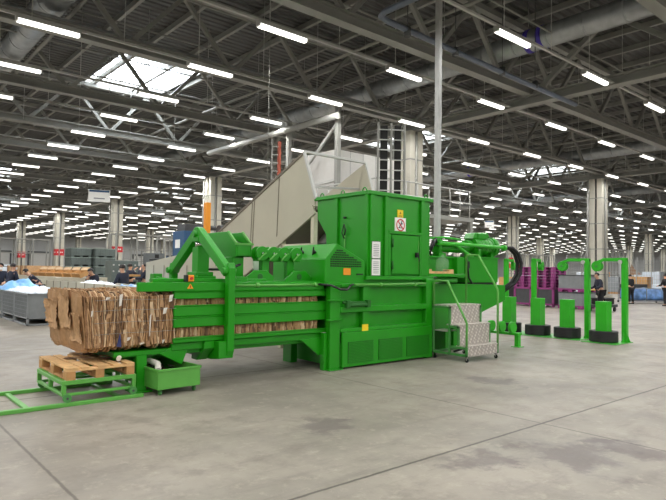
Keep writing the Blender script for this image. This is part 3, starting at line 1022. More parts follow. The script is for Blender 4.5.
# ================================================================== BALES
def bale(name, label, x0, x1, y0, y1, z0, z1, step, seed, endface=True, lean=0.06):
    rn = random.Random(seed)
    m = MB()
    x = x0
    ny, nz = 22, 40
    k = 0
    zc, yc = (z0 + z1) / 2, (y0 + y1) / 2
    while x < x1:
        t = step * rn.uniform(0.35, 1.6)
        off = rn.uniform(-0.010, 0.012)
        zo = rn.uniform(-0.028, 0.02)
        m.mi = rn.choice((0, 0, 1, 1, 2, 3, 4, 4))
        pts = []
        for i in range(ny):
            pts.append((y0 + (y1 - y0) * i / ny, z1))
        for i in range(nz):
            pts.append((y1, z1 - (z1 - z0) * i / nz))
        for i in range(ny):
            pts.append((y1 - (y1 - y0) * i / ny, z0))
        for i in range(nz):
            pts.append((y0, z0 + (z1 - z0) * i / nz))
        A, B = [], []
        for (yy, zz) in pts:
            a = (yy - yc) / (y1 - y0) * 2
            b = (zz - zc) / (z1 - z0) * 2
            e = max(0, abs(a) - 0.86) * max(0, abs(b) - 0.86) * 2.2
            q = Vector((k * 0.83 + seed, yy * 8, zz * 11))
            nn = noise.noise(q) * 0.017 + noise.noise(q * 2.7) * 0.009 + noise.noise(Vector((x * 5, yy * 4, zz * 4))) * 0.02
            yy2 = yy + (off + nn) * (1 if a > 0 else -1) * (1 if abs(a) > 0.97 else 0.3) - math.copysign(e, a)
            zz2 = zz + (zo + nn) * (1 if b > 0 else -1) * (1 if abs(b) > 0.97 else 0.2) - math.copysign(e, b)
            sh = (lean * (0.5 - b / 2) - 0.2 * lean * (a + 1) / 2) * max(0.0, 1 - (x - x0) / 0.5) + 0.02 * noise.noise(Vector((yy * 4, zz * 4, k * 0.6)))
            A.append(m.bm.verts.new((x + sh, yy2, zz2)))
            B.append(m.bm.verts.new((x + sh + t * 0.92, yy2, zz2)))
        n = len(pts)
        for i in range(n):
            m.face([A[i], B[i], B[(i + 1) % n], A[(i + 1) % n]])
        if not (endface and k == 0):
            m.face(A[::-1])
        m.face(B)
        x += t
        k += 1
    if endface:
        # buckled outermost sheets on the open end
        for s in range(6):
            m.mi = rn.choice((0, 4, 0, 4, 0))
            ya = y0 + (y1 - y0) * (0.0 if s == 0 else rn.uniform(0.0, 0.62))
            yb = y1 if s == 0 else min(y1, ya + rn.uniform(0.3, 0.6))
            za = z0 + 0.01 if s == 0 else z0 + rn.uniform(0.0, 0.3)
            zb = z1 if s == 0 else min(z1 + 0.02, za + rn.uniform(0.3, 0.6))
            N1, N2 = 14, 14
            g = []
            for i in range(N1 + 1):
                row = []
                for j in range(N2 + 1):
                    u, v = i / N1, j / N2
                    yy = ya + (yb - ya) * u + 0.03 * noise.noise(Vector((v * 3, s, 1)))
                    zz = za + (zb - za) * v + 0.03 * noise.noise(Vector((u * 3, s, 7)))
                    b = (zz - zc) / (z1 - z0) * 2
                    dx = lean * (0.5 - b / 2) - 0.2 * lean * (yy - y0) / (y1 - y0) - 0.006 * s - 0.004
                    dx += -0.024 * noise.noise(Vector((yy * 4.5, zz * 2.2, s * 2.0))) - 0.018 * abs(noise.noise(Vector((yy * 9, zz * 3, s + 4.0))))
                    ed = min(u, 1 - u, v, 1 - v)
                    dx += -0.03 * max(0, 0.16 - ed) / 0.16 * rn.uniform(0.2, 1.0) if s else 0.02 * max(0, 0.1 - ed) / 0.1
                    row.append(m.bm.verts.new((x0 + dx, yy, zz)))
                g.append(row)
            for i in range(N1):
                for j in range(N2):
                    m.face([g[i][j], g[i + 1][j], g[i + 1][j + 1], g[i][j + 1]])
    # loose flaps standing out of the top and the front
    for s in range(int(70 * (x1 - x0))):
        m.mi = rn.choice((0, 1, 2, 3, 4))
        xx = rn.uniform(x0 + 0.02, x1 - 0.06)
        wd = rn.uniform(0.03, 0.11)
        if rn.random() < 0.45:
            yy = rn.uniform(y0, y1)
            p = [(xx, yy, z1 - 0.03), (xx + wd, yy + rn.uniform(-0.04, 0.04), z1 - 0.03), (xx + wd + rn.uniform(-0.05, 0.05), yy + rn.uniform(-0.09, 0.05), z1 + rn.uniform(0.0, 0.035)), (xx + rn.uniform(-0.05, 0.05), yy + rn.uniform(-0.09, 0.05), z1 + rn.uniform(0.0, 0.035))]
        else:
            zz = rn.uniform(z0 + 0.02, z1 - 0.12)
            hh = rn.uniform(0.05, 0.2)
            wd *= 0.5
            o1, o2 = rn.uniform(0.0, 0.035), rn.uniform(0.0, 0.03)
            p = [(xx, y0 - 0.012, zz), (xx + wd, y0 - o1, zz + rn.uniform(-0.02, 0.02)), (xx + wd + rn.uniform(-0.02, 0.02), y0 - o2, zz + hh), (xx + rn.uniform(-0.02, 0.02), y0 - 0.012, zz + hh)]
        m.face([m.bm.verts.new(q) for q in p])
    o = m.build(name, CARDS)
    return o


bl = tag(bale('cardboard_bale', '', 2.27, 3.50, YF + 0.035, YBK - 0.06, 0.565, 1.295, 0.013, 3), 'big ragged cardboard bale pushed out at the left end of the green press', 'bale')


def on_bale(m, name, mats):
    o = m.build(name, mats, bl)
    return o


m = MB()
rn = random.Random(5)
for (xx, zz, ww, hh) in ((3.3, 1.0, 0.05, 0.09), (2.72, 1.12, 0.035, 0.16), (2.55, 1.2, 0.05, 0.04), (3.12, 0.72, 0.018, 0.3), (3.38, 1.16, 0.05, 0.1), (2.83, 0.68, 0.04, 0.05), (2.38, 1.0, 0.02, 0.08), (3.0, 0.62, 0.05, 0.03), (3.3, 0.62, 0.03, 0.05)):
    yy = YF - 0.005
    p = [(xx, yy, zz), (xx + ww, yy + 0.012, zz + 0.01), (xx + ww * 1.2, yy - 0.008, zz + hh), (xx + ww * 0.2, yy + 0.004, zz + hh * 0.9)]
    m = MB()
    m.face([m.bm.verts.new(q) for q in p])
    on_bale(m, 'paper_scrap', PAPERW)['label'] = 'white paper scrap'
m = MB()
p = [(2.70, YF - 0.006, 0.62), (2.76, YF - 0.006, 0.61), (2.745, YF - 0.012, 0.77), (2.735, YF - 0.01, 0.78)]
m.face([m.bm.verts.new(q) for q in p])
on_bale(m, 'printed_scrap', NAVYP)['label'] = 'navy printed scrap'
for zz in (0.78, 0.92, 1.07, 1.2):
    m = MB()
    m.tube([(2.42, YF + 0.1, zz), (2.44, YF + 0.005, zz - 0.004), (2.8, YF - 0.002, zz + 0.006), (3.2, YF - 0.004, zz), (3.49, YF + 0.0, zz + 0.004)], 0.0028, 5)
    on_bale(m, 'tie_wire', STEEL)
tag(bale('cardboard_bale', '', 3.53, 6.0, YF + 0.078, YBK - 0.075, 0.605, 1.28, 0.03, 11, False, 0.0), 'brown pressed cardboard bale inside the channel, showing between the green side beams', 'bale')

# ================================================================== STEP UNIT
st = thing('mobile_steps', 'wheeled three-step aluminium stair with green frame and handrails beside the press', 'steps', (9.11, 6.72, 0))


def sp(m, name, mats, bevel=0.004):
    return m.build(name, mats, st, bevel, shift=(-0.35, -0.29, 0.04))


for k, (ya, yb, z) in enumerate(((6.62, 6.86, 0.25), (6.80, 7.08, 0.62), (7.02, 7.42, 0.965))):
    m = MB().box(8.96, 9.94, ya, yb, z - 0.025, z)
    z0 = (0.06, 0.25, 0.62)[k]
    m.box(8.98, 9.92, ya + 0.005, ya + 0.02, z0, z - 0.025)
    sp(m, 'step', CHECKER)
m = MB()
for xx in (8.975, 9.925):
    s = 0.02
    m.box(xx - s, xx + s, 6.62, 6.66, 0.06, 0.25).box(xx - s, xx + s, 7.38, 7.42, 0.06, 0.94).box(xx - s, xx + s, 7.0, 7.04, 0.06, 0.94)
    m.box(xx - s, xx + s, 6.62, 7.42, 0.06, 0.10).box(xx - s, xx + s, 7.0, 7.42, 0.90, 0.94).box(xx - s, xx + s, 6.80, 7.02, 0.55, 0.59).box(xx - s, xx + s, 6.80, 6.84, 0.24, 0.59)
    m.box(xx - s, xx + s, 6.64, 7.02, 0.19, 0.23)
m.box(8.975, 9.925, 7.38, 7.42, 0.06, 0.10).box(8.975, 9.925, 7.38, 7.42, 0.9, 0.94)
sp(m, 'frame', GREEN_M)
sp(MB().box(9.0, 9.3, 7.1, 7.4, 0.47, 0.49), 'shelf_plate', ALU)
m = MB().tube([(9.0, 6.95, 0.12), (9.2, 6.8, 0.2), (9.4, 6.9, 0.14), (9.6, 6.8, 0.2)], 0.02)
sp(m, 'ballast_hose', BLACK, 0)
pl = [(8.975, 7.40, 0.94), (8.975, 7.40, 1.37), (8.975, 7.36, 1.41), (8.975, 7.08, 1.41), (8.975, 6.66, 0.70), (8.975, 6.64, 0.66), (8.975, 6.64, 0.2)]
sp(MB().tube(pl, 0.021, 8), 'handrail', GREEN_L, 0)
pl = [(9.925, 7.36, 0.94), (9.925, 7.36, 1.90), (9.925, 7.34, 1.92), (9.925, 7.08, 1.92), (9.925, 6.64, 1.27), (9.925, 6.63, 1.22), (9.925, 6.63, 0.2)]
sp(MB().tube(pl, 0.021, 8), 'handrail', GREEN_L, 0)
for (xx, yy) in ((9.0, 6.65), (9.9, 6.65), (9.0, 7.38), (9.9, 7.38)):
    xx, yy = xx - 0.35, yy - 0.29
    c_ = MB().cyl((xx - 0.012, yy, 0.034), (xx + 0.012, yy, 0.034), 0.034, 16).build('caster', BLACK, st)
    MB().box(xx - 0.022, xx - 0.015, yy - 0.015, yy + 0.015, 0.03, 0.09).box(xx + 0.015, xx + 0.022, yy - 0.015, yy + 0.015, 0.03, 0.09).box(xx - 0.022, xx + 0.022, yy - 0.02, yy + 0.02, 0.08, 0.102).build('caster_fork', CHROME, c_)

# ================================================================== TROLLEY, PALLET, TRACK
tk = thing('floor_track', 'green floor rails with cross bars under the pallet trolley', 'rails', (1.7, 7.62, 0))
MB().box(0.2, 2.98, 7.06, 7.12, 0, 0.045).build('rail', GREEN_L, tk, 0.005)
MB().box(0.2, 2.98, 8.13, 8.19, 0, 0.045).build('rail', GREEN_L, tk, 0.005)
for xx in (0.55, 1.68, 2.72):
    MB().box(xx - 0.03, xx + 0.03, 7.12, 8.13, 0.0, 0.03).build('cross_bar', GREEN_L, tk, 0.004)
tr = thing('pallet_trolley', 'low green wheeled trolley carrying a wooden pallet on floor rails', 'trolley', (2.5, 7.66, 0))
X0, X1, Y0, Y1 = 2.03, 2.90, 7.12, 8.22
for (nm, z0, z1, e) in (('deck_frame', 0.235, 0.285, 0.05), ('lower_frame', 0.108, 0.14, 0.045)):
    m = MB().box(X0, X1, Y0, Y0 + e, z0, z1).box(X0, X1, Y1 - e, Y1, z0, z1).box(X0, X0 + e, Y0 + e, Y1 - e, z0, z1).box(X1 - e, X1, Y0 + e, Y1 - e, z0, z1)
    m.build(nm, GREEN_L, tr, 0.005)
MB().box(X0 + 0.05, X1 - 0.05, 7.64, 7.70, 0.24, 0.28).build('deck_rib', GREEN_L, tr, 0.004)
for xx in (X0 + 0.025, X1 - 0.025):
    for yy in (Y0 + 0.025, 7.67, Y1 - 0.025):
        MB().box(xx - 0.024, xx + 0.024, yy - 0.024, yy + 0.024, 0.14, 0.235).build('post', GREEN_L, tr, 0.004)
for xx in (X0 + 0.05, X1 - 0.05):
    for yy in (7.09, 8.16):
        w_ = MB().cyl((xx, yy - 0.018, 0.092), (xx, yy + 0.018, 0.092), 0.047, 20).build('wheel', GREEN_M, tr)
        MB().cyl((xx, yy - 0.026, 0.092), (xx, yy + 0.05, 0.092), 0.014, 10).build('axle', STEEL_D, w_)


def pallet(x0, y0, z, W=0.8, L=1.2):
    """euro pallet, 0.8 along X, 1.2 along Y"""
    t_ = thing('wooden_pallet', 'worn wooden pallet lying on the low green trolley', 'pallet', (x0 + W / 2, y0 + L / 2, z))
    for xx in (0.0, 0.165, 0.35, 0.535, W - 0.1):
        wd = 0.14 if xx in (0.0, 0.35) else 0.1
        MB().box(x0 + xx, x0 + xx + wd, y0, y0 + L, z + 0.122, z + 0.144).build('top_board', WOOD, t_, 0.003)
    for yy in (0.0, L / 2 - 0.07, L - 0.14):
        MB().box(x0, x0 + W, y0 + yy, y0 + yy + 0.14, z + 0.1, z + 0.122).build('cross_board', WOOD, t_, 0.003)
        for xx in (0.0, W / 2 - 0.07, W - 0.1):
            MB().box(x0 + xx, x0 + xx + 0.1, y0 + yy, y0 + yy + 0.14, z + 0.022, z + 0.1).build('block', WOODB, t_, 0.003)
    for xx in (0.0, W / 2 - 0.07, W - 0.1):
        MB().box(x0 + xx, x0 + xx + 0.1, y0, y0 + L, z, z + 0.022).build('bottom_board', WOODB, t_, 0.003)
    return t_


pallet(2.08, 7.13, 0.285)
m = MB()
rn = random.Random(9)
for k in range(10):
    m.mi = rn.choice((0, 1, 3))
    xx, yy = rn.uniform(2.4, 2.85), rn.uniform(7.4, 8.2)
    a = rn.uniform(0, 3)
    m.bar((xx, yy, 0.437 + 0.004 * k), (xx + 0.16 * math.cos(a), yy + 0.16 * math.sin(a), 0.440 + 0.004 * k), 0.09, 0.006)
tag(m.build('cardboard_scraps', CARDS), 'dark torn cardboard scraps fallen on the wooden pallet', 'scraps', kind='stuff')
tag(MB().tube([(2.74, 7.3, 0.46), (2.8, 7.42, 0.475), (2.82, 7.65, 0.465), (2.78, 7.8, 0.46)], 0.03, 8).build('crumpled_film', PAPERW), 'crumpled pale plastic strip on the wooden pallet beside the press leg', 'plastic strip')


# scrap bin
def scrap_bin(x0, y0, W, L, rot, label, full=True):
    t_ = thing('scrap_bin', label, 'bin', (x0, y0, 0))
    m_ = MB()
    z0, z1, e = 0.075, 0.33, 0.02
    m_.box(0, W, 0, e, z0, z1).box(0, W, L - e, L, z0, z1).box(0, e, e, L - e, z0, z1).box(W - e, W, e, L - e, z0, z1).box(e, W - e, e, L - e, z0, z0 + e)
    m_.box(-0.012, W + 0.012, -0.012, 0.012, z1 - 0.03, z1).box(-0.012, 0.012, 0, L, z1 - 0.03, z1).box(W - 0.012, W + 0.012, 0, L, z1 - 0.03, z1).box(0, W, L - 0.012, L + 0.012, z1 - 0.03, z1)
    o_ = m_.build('tub', GREEN_L if full else GREEN_D, t_, 0.004, shift=(x0, y0, 0))
    for (xx, yy) in ((0.06, 0.06), (W - 0.06, 0.06), (0.06, L - 0.06), (W - 0.06, L - 0.06)):
        MB().cyl((xx - 0.012, yy, 0.035), (xx + 0.012, yy, 0.035), 0.035, 14).box(xx - 0.02, xx + 0.02, yy - 0.02, yy + 0.02, 0.06, 0.076).build('caster', GREEN_M, t_, shift=(x0, y0, 0))
    t_.rotation_euler = (0, 0, rot)
    return t_


scrap_bin(3.12, 6.97, 0.60, 1.10, 0.05, 'open green scrap bin on small wheels beside the pallet trolley')
m = MB()
rn = random.Random(21)
for k in range(150):
    m.mi = rn.choice((0, 1, 1, 2))
    xx, yy = rn.uniform(3.2, 3.58), rn.uniform(7.05, 7.95)
    a, b = rn.uniform(0, 6), rn.uniform(-0.5, 0.5)
    l = rn.uniform(0.03, 0.07)
    z = 0.2 + 0.001 * k * 0.5
    m.bar((xx, yy, z), (xx + l * math.cos(a), yy + l * math.sin(a), z + 0.02 * b), 0.04, 0.008)
tag(m.build('shredded_waste', [CARDS[3], DARK, STEEL_D]), 'dark shredded waste filling the open green bin', 'waste', kind='stuff')
tag(MB().tube([(3.2, 7.15, 0.29), (3.26, 7.3, 0.35), (3.24, 7.5, 0.37), (3.2, 7.7, 0.33)], 0.04, 10).build('foam_tube', PAPERW), 'pale bent foam tube sticking out of the open green bin', 'tube')

# ================================================================== CHUTE BEHIND THE HOPPER
ch = thing('feed_conveyor', 'tall beige inclined feed conveyor rising behind the green hopper', 'conveyor', (7.9, 11, 0))
prof = [(8.78, 2.86), (8.80, 3.08), (9.14, 3.96), (13.4, 2.10), (16.8, 1.78), (16.8, 1.0), (12.7, 1.0), (11.6, 1.40), (10.5, 1.95)]
MB().prism(prof, 'x', 7.05, 7.09).build('side_panel', BEIGE, ch, 0.006)
MB().prism(prof, 'x', 8.70, 8.74).build('side_panel', BEIGE, ch, 0.006)
MB().prism([(8.82, 2.80), (10.5, 2.05), (12.7, 1.1), (16.8, 1.1), (16.8, 1.15), (12.7, 1.15), (10.5, 2.12), (8.82, 2.87)], 'x', 7.1, 8.69).build('belt', BEIGE_D, ch)
m = MB().bar((7.045, 8.8, 2.80), (7.045, 12.0, 1.22), 0.05, 0.2, (0, 0.4, 0.9)).bar((7.045, 12.0, 1.2), (7.045, 16.8, 1.0), 0.05, 0.2)
m.build('side_rail', BEIGE, ch, 0.004)
m = MB().bar((7.07, 9.14, 3.97), (7.07, 13.4, 2.11), 0.08, 0.05)
m.build('edge_strip', BEIGE_D, ch)
m = MB()
for s in (0.2, 0.42, 0.44, 0.74, 0.77, 0.80):
    yy = 9.14 + (13.4 - 9.14) * s
    zz = 3.96 + (2.10 - 3.96) * s
    m.bar((7.045, yy, zz - 0.03), (7.045, yy + 0.06, zz - 0.62 - 0.9 * (1 - s)), 0.014, 0.012, (1, 0, 0))
m.build('panel_seam', BEIGE_D, ch)
m = MB().bar((7.04, 8.74, 3.0), (7.04, 9.14, 3.98), 0.06, 0.05).bar((8.74, 8.80, 3.0), (8.74, 9.14, 3.98), 0.06, 0.05).bar((7.04, 9.14, 3.98), (8.74, 9.14, 3.98), 0.06, 0.05)
m.bar((7.06, 9.3, 3.3), (8.72, 9.3, 3.42), 0.04, 0.04)
m.build('discharge_frame', STEEL_W, ch, 0.004)
for yy in (8.86, 9.9, 12.6, 14.2, 15.8):
    zt = 2.75 if yy < 9 else (2.3 if yy < 11 else 1.0)
    for xx in (7.1, 8.66):
        MB().box(xx - 0.05, xx + 0.05, yy - 0.05, yy + 0.05, 0, zt).build('support_leg', CREAM, ch, 0.005)
    MB().box(7.1, 8.66, yy - 0.03, yy + 0.03, zt * 0.62, zt * 0.62 + 0.06).build('cross_beam', CREAM, ch)
MB().box(7.05, 7.15, 8.86, 9.9, 2.08, 2.14).build('cross_beam', CREAM, ch)
m = MB().box(7.04, 7.08, 12.9, 16.8, 0.05, 1.0)
m.mi = 1
for yy in (13.4, 14.1, 14.8, 15.5, 16.2):
    m.box(7.03, 7.04, yy, yy + 0.02, 0.05, 1.7)
m.build('skirt_panel', [BEIGE, BEIGE_D], ch)
# big foil-wrapped duct piece under the chute
tag(MB().cyl((8.3, 9.6, 0.4), (8.3, 9.6, 2.2), 0.42, 24).cyl((8.3, 9.6, 2.2), (8.3, 9.6, 2.5), 0.42, 24, 0.2).build('dust_hopper', GALV), 'shiny metal drum standing under the inclined conveyor', 'drum')

# ================================================================== WIRE STANDS
sc = thing('wire_stand', 'green wire feed post with pulley arm, outermost right of the row', 'wire stand', (14.0, 6.35, 0))


def wst(m, name, mats=STAND, bv=0.006):
    return m.build(name, mats, sc, bv)


cx_, cy_ = 14.0, 6.35
wst(MB().box(cx_ - 0.38, cx_ + 0.56, cy_ - 0.46, cy_ + 0.38, 0, 0.012), 'base_plate')
wst(MB().prism([(cx_ - 0.135, cy_ - 0.135), (cx_ + 0.135, cy_ - 0.135), (cx_ + 0.135, cy_ + 0.135), (cx_ - 0.135, cy_ + 0.135)], 'z', 0.012, 0.97), 'core_box')
px_, py_ = cx_ + 0.42, cy_ - 0.32
wst(MB().box(px_ - 0.06, px_ + 0.06, py_ - 0.06, py_ + 0.06, 0.012, 2.0), 'post')
wst(MB().prism([(px_ - 0.2, 0.012), (px_ - 0.06, 0.012), (px_ - 0.06, 0.26)], 'y', py_ - 0.01, py_ + 0.01).prism([(py_ - 0.06, 0.012), (py_ - 0.13, 0.012), (py_ - 0.06, 0.2)], 'x', px_ - 0.01, px_ + 0.01), 'gusset')
wst(MB().box(px_ - 0.05, px_ + 0.05, py_ - 0.06, py_ + 0.52, 1.94, 2.02).bar((px_, py_ + 0.50, 1.98), (px_ - 0.04, py_ + 0.68, 1.90), 0.08, 0.07), 'arm')
wh = wst(MB().cyl((px_ - 0.06, py_ + 0.66, 1.82), (px_ - 0.03, py_ + 0.66, 1.82), 0.13, 24).cyl((px_ + 0.03, py_ + 0.66, 1.82), (px_ + 0.06, py_ + 0.66, 1.82), 0.13, 24).cyl((px_ - 0.03, py_ + 0.66, 1.82), (px_ + 0.03, py_ + 0.66, 1.82), 0.11, 20), 'pulley')
MB().cyl((px_ - 0.08, py_ + 0.66, 1.82), (px_ + 0.08, py_ + 0.66, 1.82), 0.03, 12).build('axle', GREEN_M, wh)
wst(MB().cyl((px_ - 0.09, py_ + 0.08, 1.92), (px_ - 0.06, py_ + 0.08, 1.92), 0.05, 12), 'guide_bolt', STEEL_W, 0)


def coil(x, y, label):
    m_ = MB()
    prof_ = [(0.19, 0.02)]
    for k in range(7):
        z = 0.02 + 0.036 * k
        prof_ += [(0.318, z + 0.004), (0.326, z + 0.018), (0.318, z + 0.032)]
    prof_ += [(0.30, 0.275), (0.25, 0.28), (0.19, 0.27), (0.19, 0.02)]
    m_.lathe(prof_, (x, y, 0), 40)
    return tag(m_.build('wire_coil', BLACK), label, 'wire coil')


pos = [(14.0, 6.35), (14.12, 7.32), (14.1, 8.12), (14.1, 8.97)]
coil(*pos[0], 'flat black wire coil around the outermost right green core box')
coil(*pos[1], 'flat black wire coil around the second green core box from the right')
coil(*pos[2], 'flat black wire coil around the third green core box from the right')
coil(*pos[3], 'flat black wire coil half hidden behind the green ram end')
s2 = dup(sc, (*pos[1], 0), 'green wire feed post with pulley arm, second from the right of the row')
s3 = dup(sc, (*pos[2], 0), 'green wire feed post seen end-on, third from the right of the row', rotz=0.0)
s4 = dup(sc, (*pos[3], 0), 'green wire feed post half hidden by the hoses at the ram end')
for s_ in (s3, s4):
    for chd in list(s_.children):
        if chd.name.split('.')[0] in ('arm', 'pulley', 'guide_bolt', 'post', 'gusset'):
            ang = -PI / 2 + 0.25
            chd.rotation_euler = (0, 0, ang)
            chd.location = Vector((0.22, 0.24, 0)) - Matrix.Rotation(ang, 3, 'Z') @ Vector((0.42, -0.32, 0))
# roller guide on a low stand
rg = thing('roller_guide', 'low green stand with a row of three discs by the ram end', 'wire guide', (12.0, 7.9, 0))
a_, b_ = Vector((11.42, 8.45, 0.28)), Vector((11.42, 7.0, 0.28))
MB().bar(a_, b_, 0.16, 0.05).build('rail', STAND, rg, 0.005)
for f in (0.06, 0.96):
    q = a_.lerp(b_, f)
    MB().box(q.x - 0.05, q.x + 0.05, q.y - 0.05, q.y + 0.05, 0.01, 0.26).box(q.x - 0.1, q.x + 0.1, q.y - 0.1, q.y + 0.1, 0, 0.012).build('leg', STAND, rg, 0.005)
for yy in (7.16, 7.43, 7.70):
    MB().cyl((11.36, yy - 0.05, 0.42), (11.36, yy + 0.03, 0.42), 0.125, 24).build('disc', STAND, rg, 0.008)
    MB().box(11.34, 11.44, yy - 0.02, yy + 0.06, 0.30, 0.42).build('disc_bracket', STAND, rg)


# ================================================================== PEOPLE
def person(loc, face, label, lean=0.0, arms='front', seat=False, H=1.70, top=NAVY, legs=BLACKC, mask=False, turn=0.0):
    t_ = thing('person', label, 'person', (loc[0], loc[1], 0))
    s = H / 1.72
    Rz = Matrix.Rotation(face, 3, 'Z')
    hipz = 0.93 if not seat else 0.55

    def up(p):      # upper body leans about the hips
        p = Vector(p)
        q = p - Vector((0, 0, 0.93))
        q = Matrix.Rotation(-lean, 3, 'X') @ q
        return q + Vector((0, 0, hipz))

    def fin(p):
        return Rz @ (Vector(p) * s)
    V, E, Rd = [], [], []

    def add(p, r, par=None):
        V.append(fin(p))
        Rd.append(r * s)
        if par is not None:
            E.append((par, len(V) - 1))
        return len(V) - 1
    pel = add((0, 0, hipz), 0.13)
    bel = add(up((0, 0.0, 1.10)), 0.125, pel)
    chs = add(up((0, 0.0, 1.30)), 0.14, bel)
    nkb = add(up((0, 0.0, 1.45)), 0.075, chs)
    nk = add(up((0, 0.012, 1.52)), 0.055, nkb)
    hd = add(up((0, 0.03, 1.60)), 0.088, nk)
    add(up((0, 0.025, 1.69)), 0.07, hd)
    jk_chain, leg_chain = [], []
    for sd in (-1, 1):
        sh = add(up((0.17 * sd, 0, 1.40)), 0.062, chs)
        if arms == 'front':
            el, wr = (0.23 * sd, 0.08, 1.15), (0.17 * sd, 0.34, 1.12)
        elif arms == 'reach':
            el, wr = (0.22 * sd, 0.22, 1.25), (0.18 * sd, 0.48, 1.22)
        elif arms == 'raise':
            el, wr = (0.25 * sd, 0.2, 1.28), (0.16 * sd, 0.38, 1.48)
        else:
            el, wr = (0.24 * sd, -0.02, 1.13), (0.25 * sd, 0.08, 0.88)
        e_ = add(up(el), 0.046, sh)
        w_ = add(up(wr), 0.03, e_)
        d = (Vector(wr) - Vector(el)).normalized()
        pl_ = Vector(wr) + d * 0.075
        pm = add(up(pl_), 0.032, w_)
        sdv = Vector((1, 0, 0))
        if abs(d.x) > 0.9:
            sdv = Vector((0, 1, 0))
        for k, ln in enumerate((0.075, 0.09, 0.085, 0.065)):
            o_ = sdv * (0.028 - 0.019 * k)
            f1 = add(up(pl_ + d * 0.03 + o_), 0.009, pm)
            add(up(pl_ + d * (0.03 + ln) + o_ * 1.1 + Vector((0, 0, -0.02))), 0.008, f1)
        th = add(up(pl_ - d * 0.03 - sdv * 0.035 * sd), 0.011, pm)
        add(up(pl_ + d * 0.02 - sdv * 0.055 * sd), 0.009, th)
        hp = add((0.085 * sd, 0, hipz - 0.04), 0.092, pel)
        if seat:
            kn = add((0.12 * sd, 0.42, hipz), 0.062, hp)
            an = add((0.12 * sd, 0.40, 0.09), 0.042, kn)
        else:
            kn = add((0.10 * sd, 0.03, 0.50), 0.062, hp)
            an = add((0.11 * sd, -0.01, 0.09), 0.042, kn)
        add((0.12 * sd, (0.40 if seat else 0) + 0.14, 0.04), 0.036, an)
        jk_chain.append((sh, e_, w_))
        leg_chain.append((hp, kn, an))

    def skin(name, verts, edges, rad, root, mtl, parent, sub=1):
        me = bpy.data.meshes.new(name)
        me.from_pydata([tuple(v) for v in verts], edges, [])
        me.materials.append(mtl)
        o_ = bpy.data.objects.new(name, me)
        C.objects.link(o_)
        o_.parent = parent
        md = o_.modifiers.new('skin', 'SKIN')
        md.use_smooth_shade = True
        for i, r in enumerate(rad):
            me.skin_vertices[0].data[i].radius = (r, r)
            me.skin_vertices[0].data[i].use_root = (i == root)
        sb = o_.modifiers.new('sub', 'SUBSURF')
        sb.levels = sb.render_levels = sub
        return o_
    body = skin('body', V, E, Rd, 0, SKIN, t_)

    def sub_skin(name, idx, edges, grow, mtl):
        mp_ = {k: i for i, k in enumerate(idx)}
        return skin(name, [V[k] for k in idx], [(mp_[a], mp_[b]) for a, b in edges], [Rd[k] + grow * s for k in idx], 0, mtl, t_)
    (s1, e1, w1), (s2_, e2, w2) = jk_chain
    sub_skin('jacket', [chs, bel, pel, nkb, s1, e1, w1, s2_, e2, w2], [(chs, bel), (bel, pel), (chs, nkb), (chs, s1), (s1, e1), (e1, w1), (chs, s2_), (s2_, e2), (e2, w2)], 0.016, top)
    (h1, k1, a1), (h2, k2, a2) = leg_chain
    sub_skin('trousers', [pel, h1, k1, a1, h2, k2, a2], [(pel, h1), (h1, k1), (k1, a1), (pel, h2), (h2, k2), (k2, a2)], 0.018, legs)
    for (a, ) in ((a1,), (a2,)):
        q = V[a]
        f = Rz @ Vector((0, 0.09, -0.05))
        mm = MB().bar(q + Rz @ Vector((0, -0.06, -0.05)), q + Rz @ Vector((0, 0.17, -0.06)), 0.09, 0.07)
        mm.build('shoe', BLACK, t_, 0.02, 2, shift=wloc(t_))
    # hair cap and face
    hc = Vector(up((0, 0.0, 1.645)))
    mm = MB()
    bmesh.ops.create_uvsphere(mm.bm, u_segments=14, v_segments=10, radius=0.108 * s)
    bmesh.ops.delete(mm.bm, geom=[v for v in mm.bm.verts if v.co.z < -0.05 * s or (v.co.y > 0.05 * s and v.co.z < 0.035 * s)], context='VERTS')
    for v in mm.bm.verts:
        v.co = Rz @ (Matrix.Rotation(-lean, 3, 'X') @ v.co)
    mm.build('hair', HAIR, t_, shift=wloc(t_) + fin(hc))
    mm = MB()
    for sd in (-1, 1):
        q = fin(up((0.035 * sd, 0.112, 1.625)))
        mm.cyl(q, q + Rz @ Vector((0, 0.012, 0)), 0.011, 8)
    mm.build('eyes', BLACK, t_, shift=wloc(t_))
    mm = MB()
    mm.bar(fin(up((0, 0.115, 1.62))), fin(up((0, 0.135, 1.585))), 0.02, 0.02)
    mm.build('nose', SKIN, t_, 0.005, shift=wloc(t_))
    mm = MB()
    if mask:
        mm.bar(fin(up((-0.065, 0.105, 1.565))), fin(up((0.065, 0.105, 1.565))), 0.05, 0.085)
        mm.build('face_mask', WHITE, t_, 0.015, 2, shift=wloc(t_))
    else:
        mm.bar(fin(up((-0.025, 0.112, 1.555))), fin(up((0.025, 0.112, 1.555))), 0.012, 0.01)
        mm.build('mouth', RED, t_, shift=wloc(t_))
    return t_


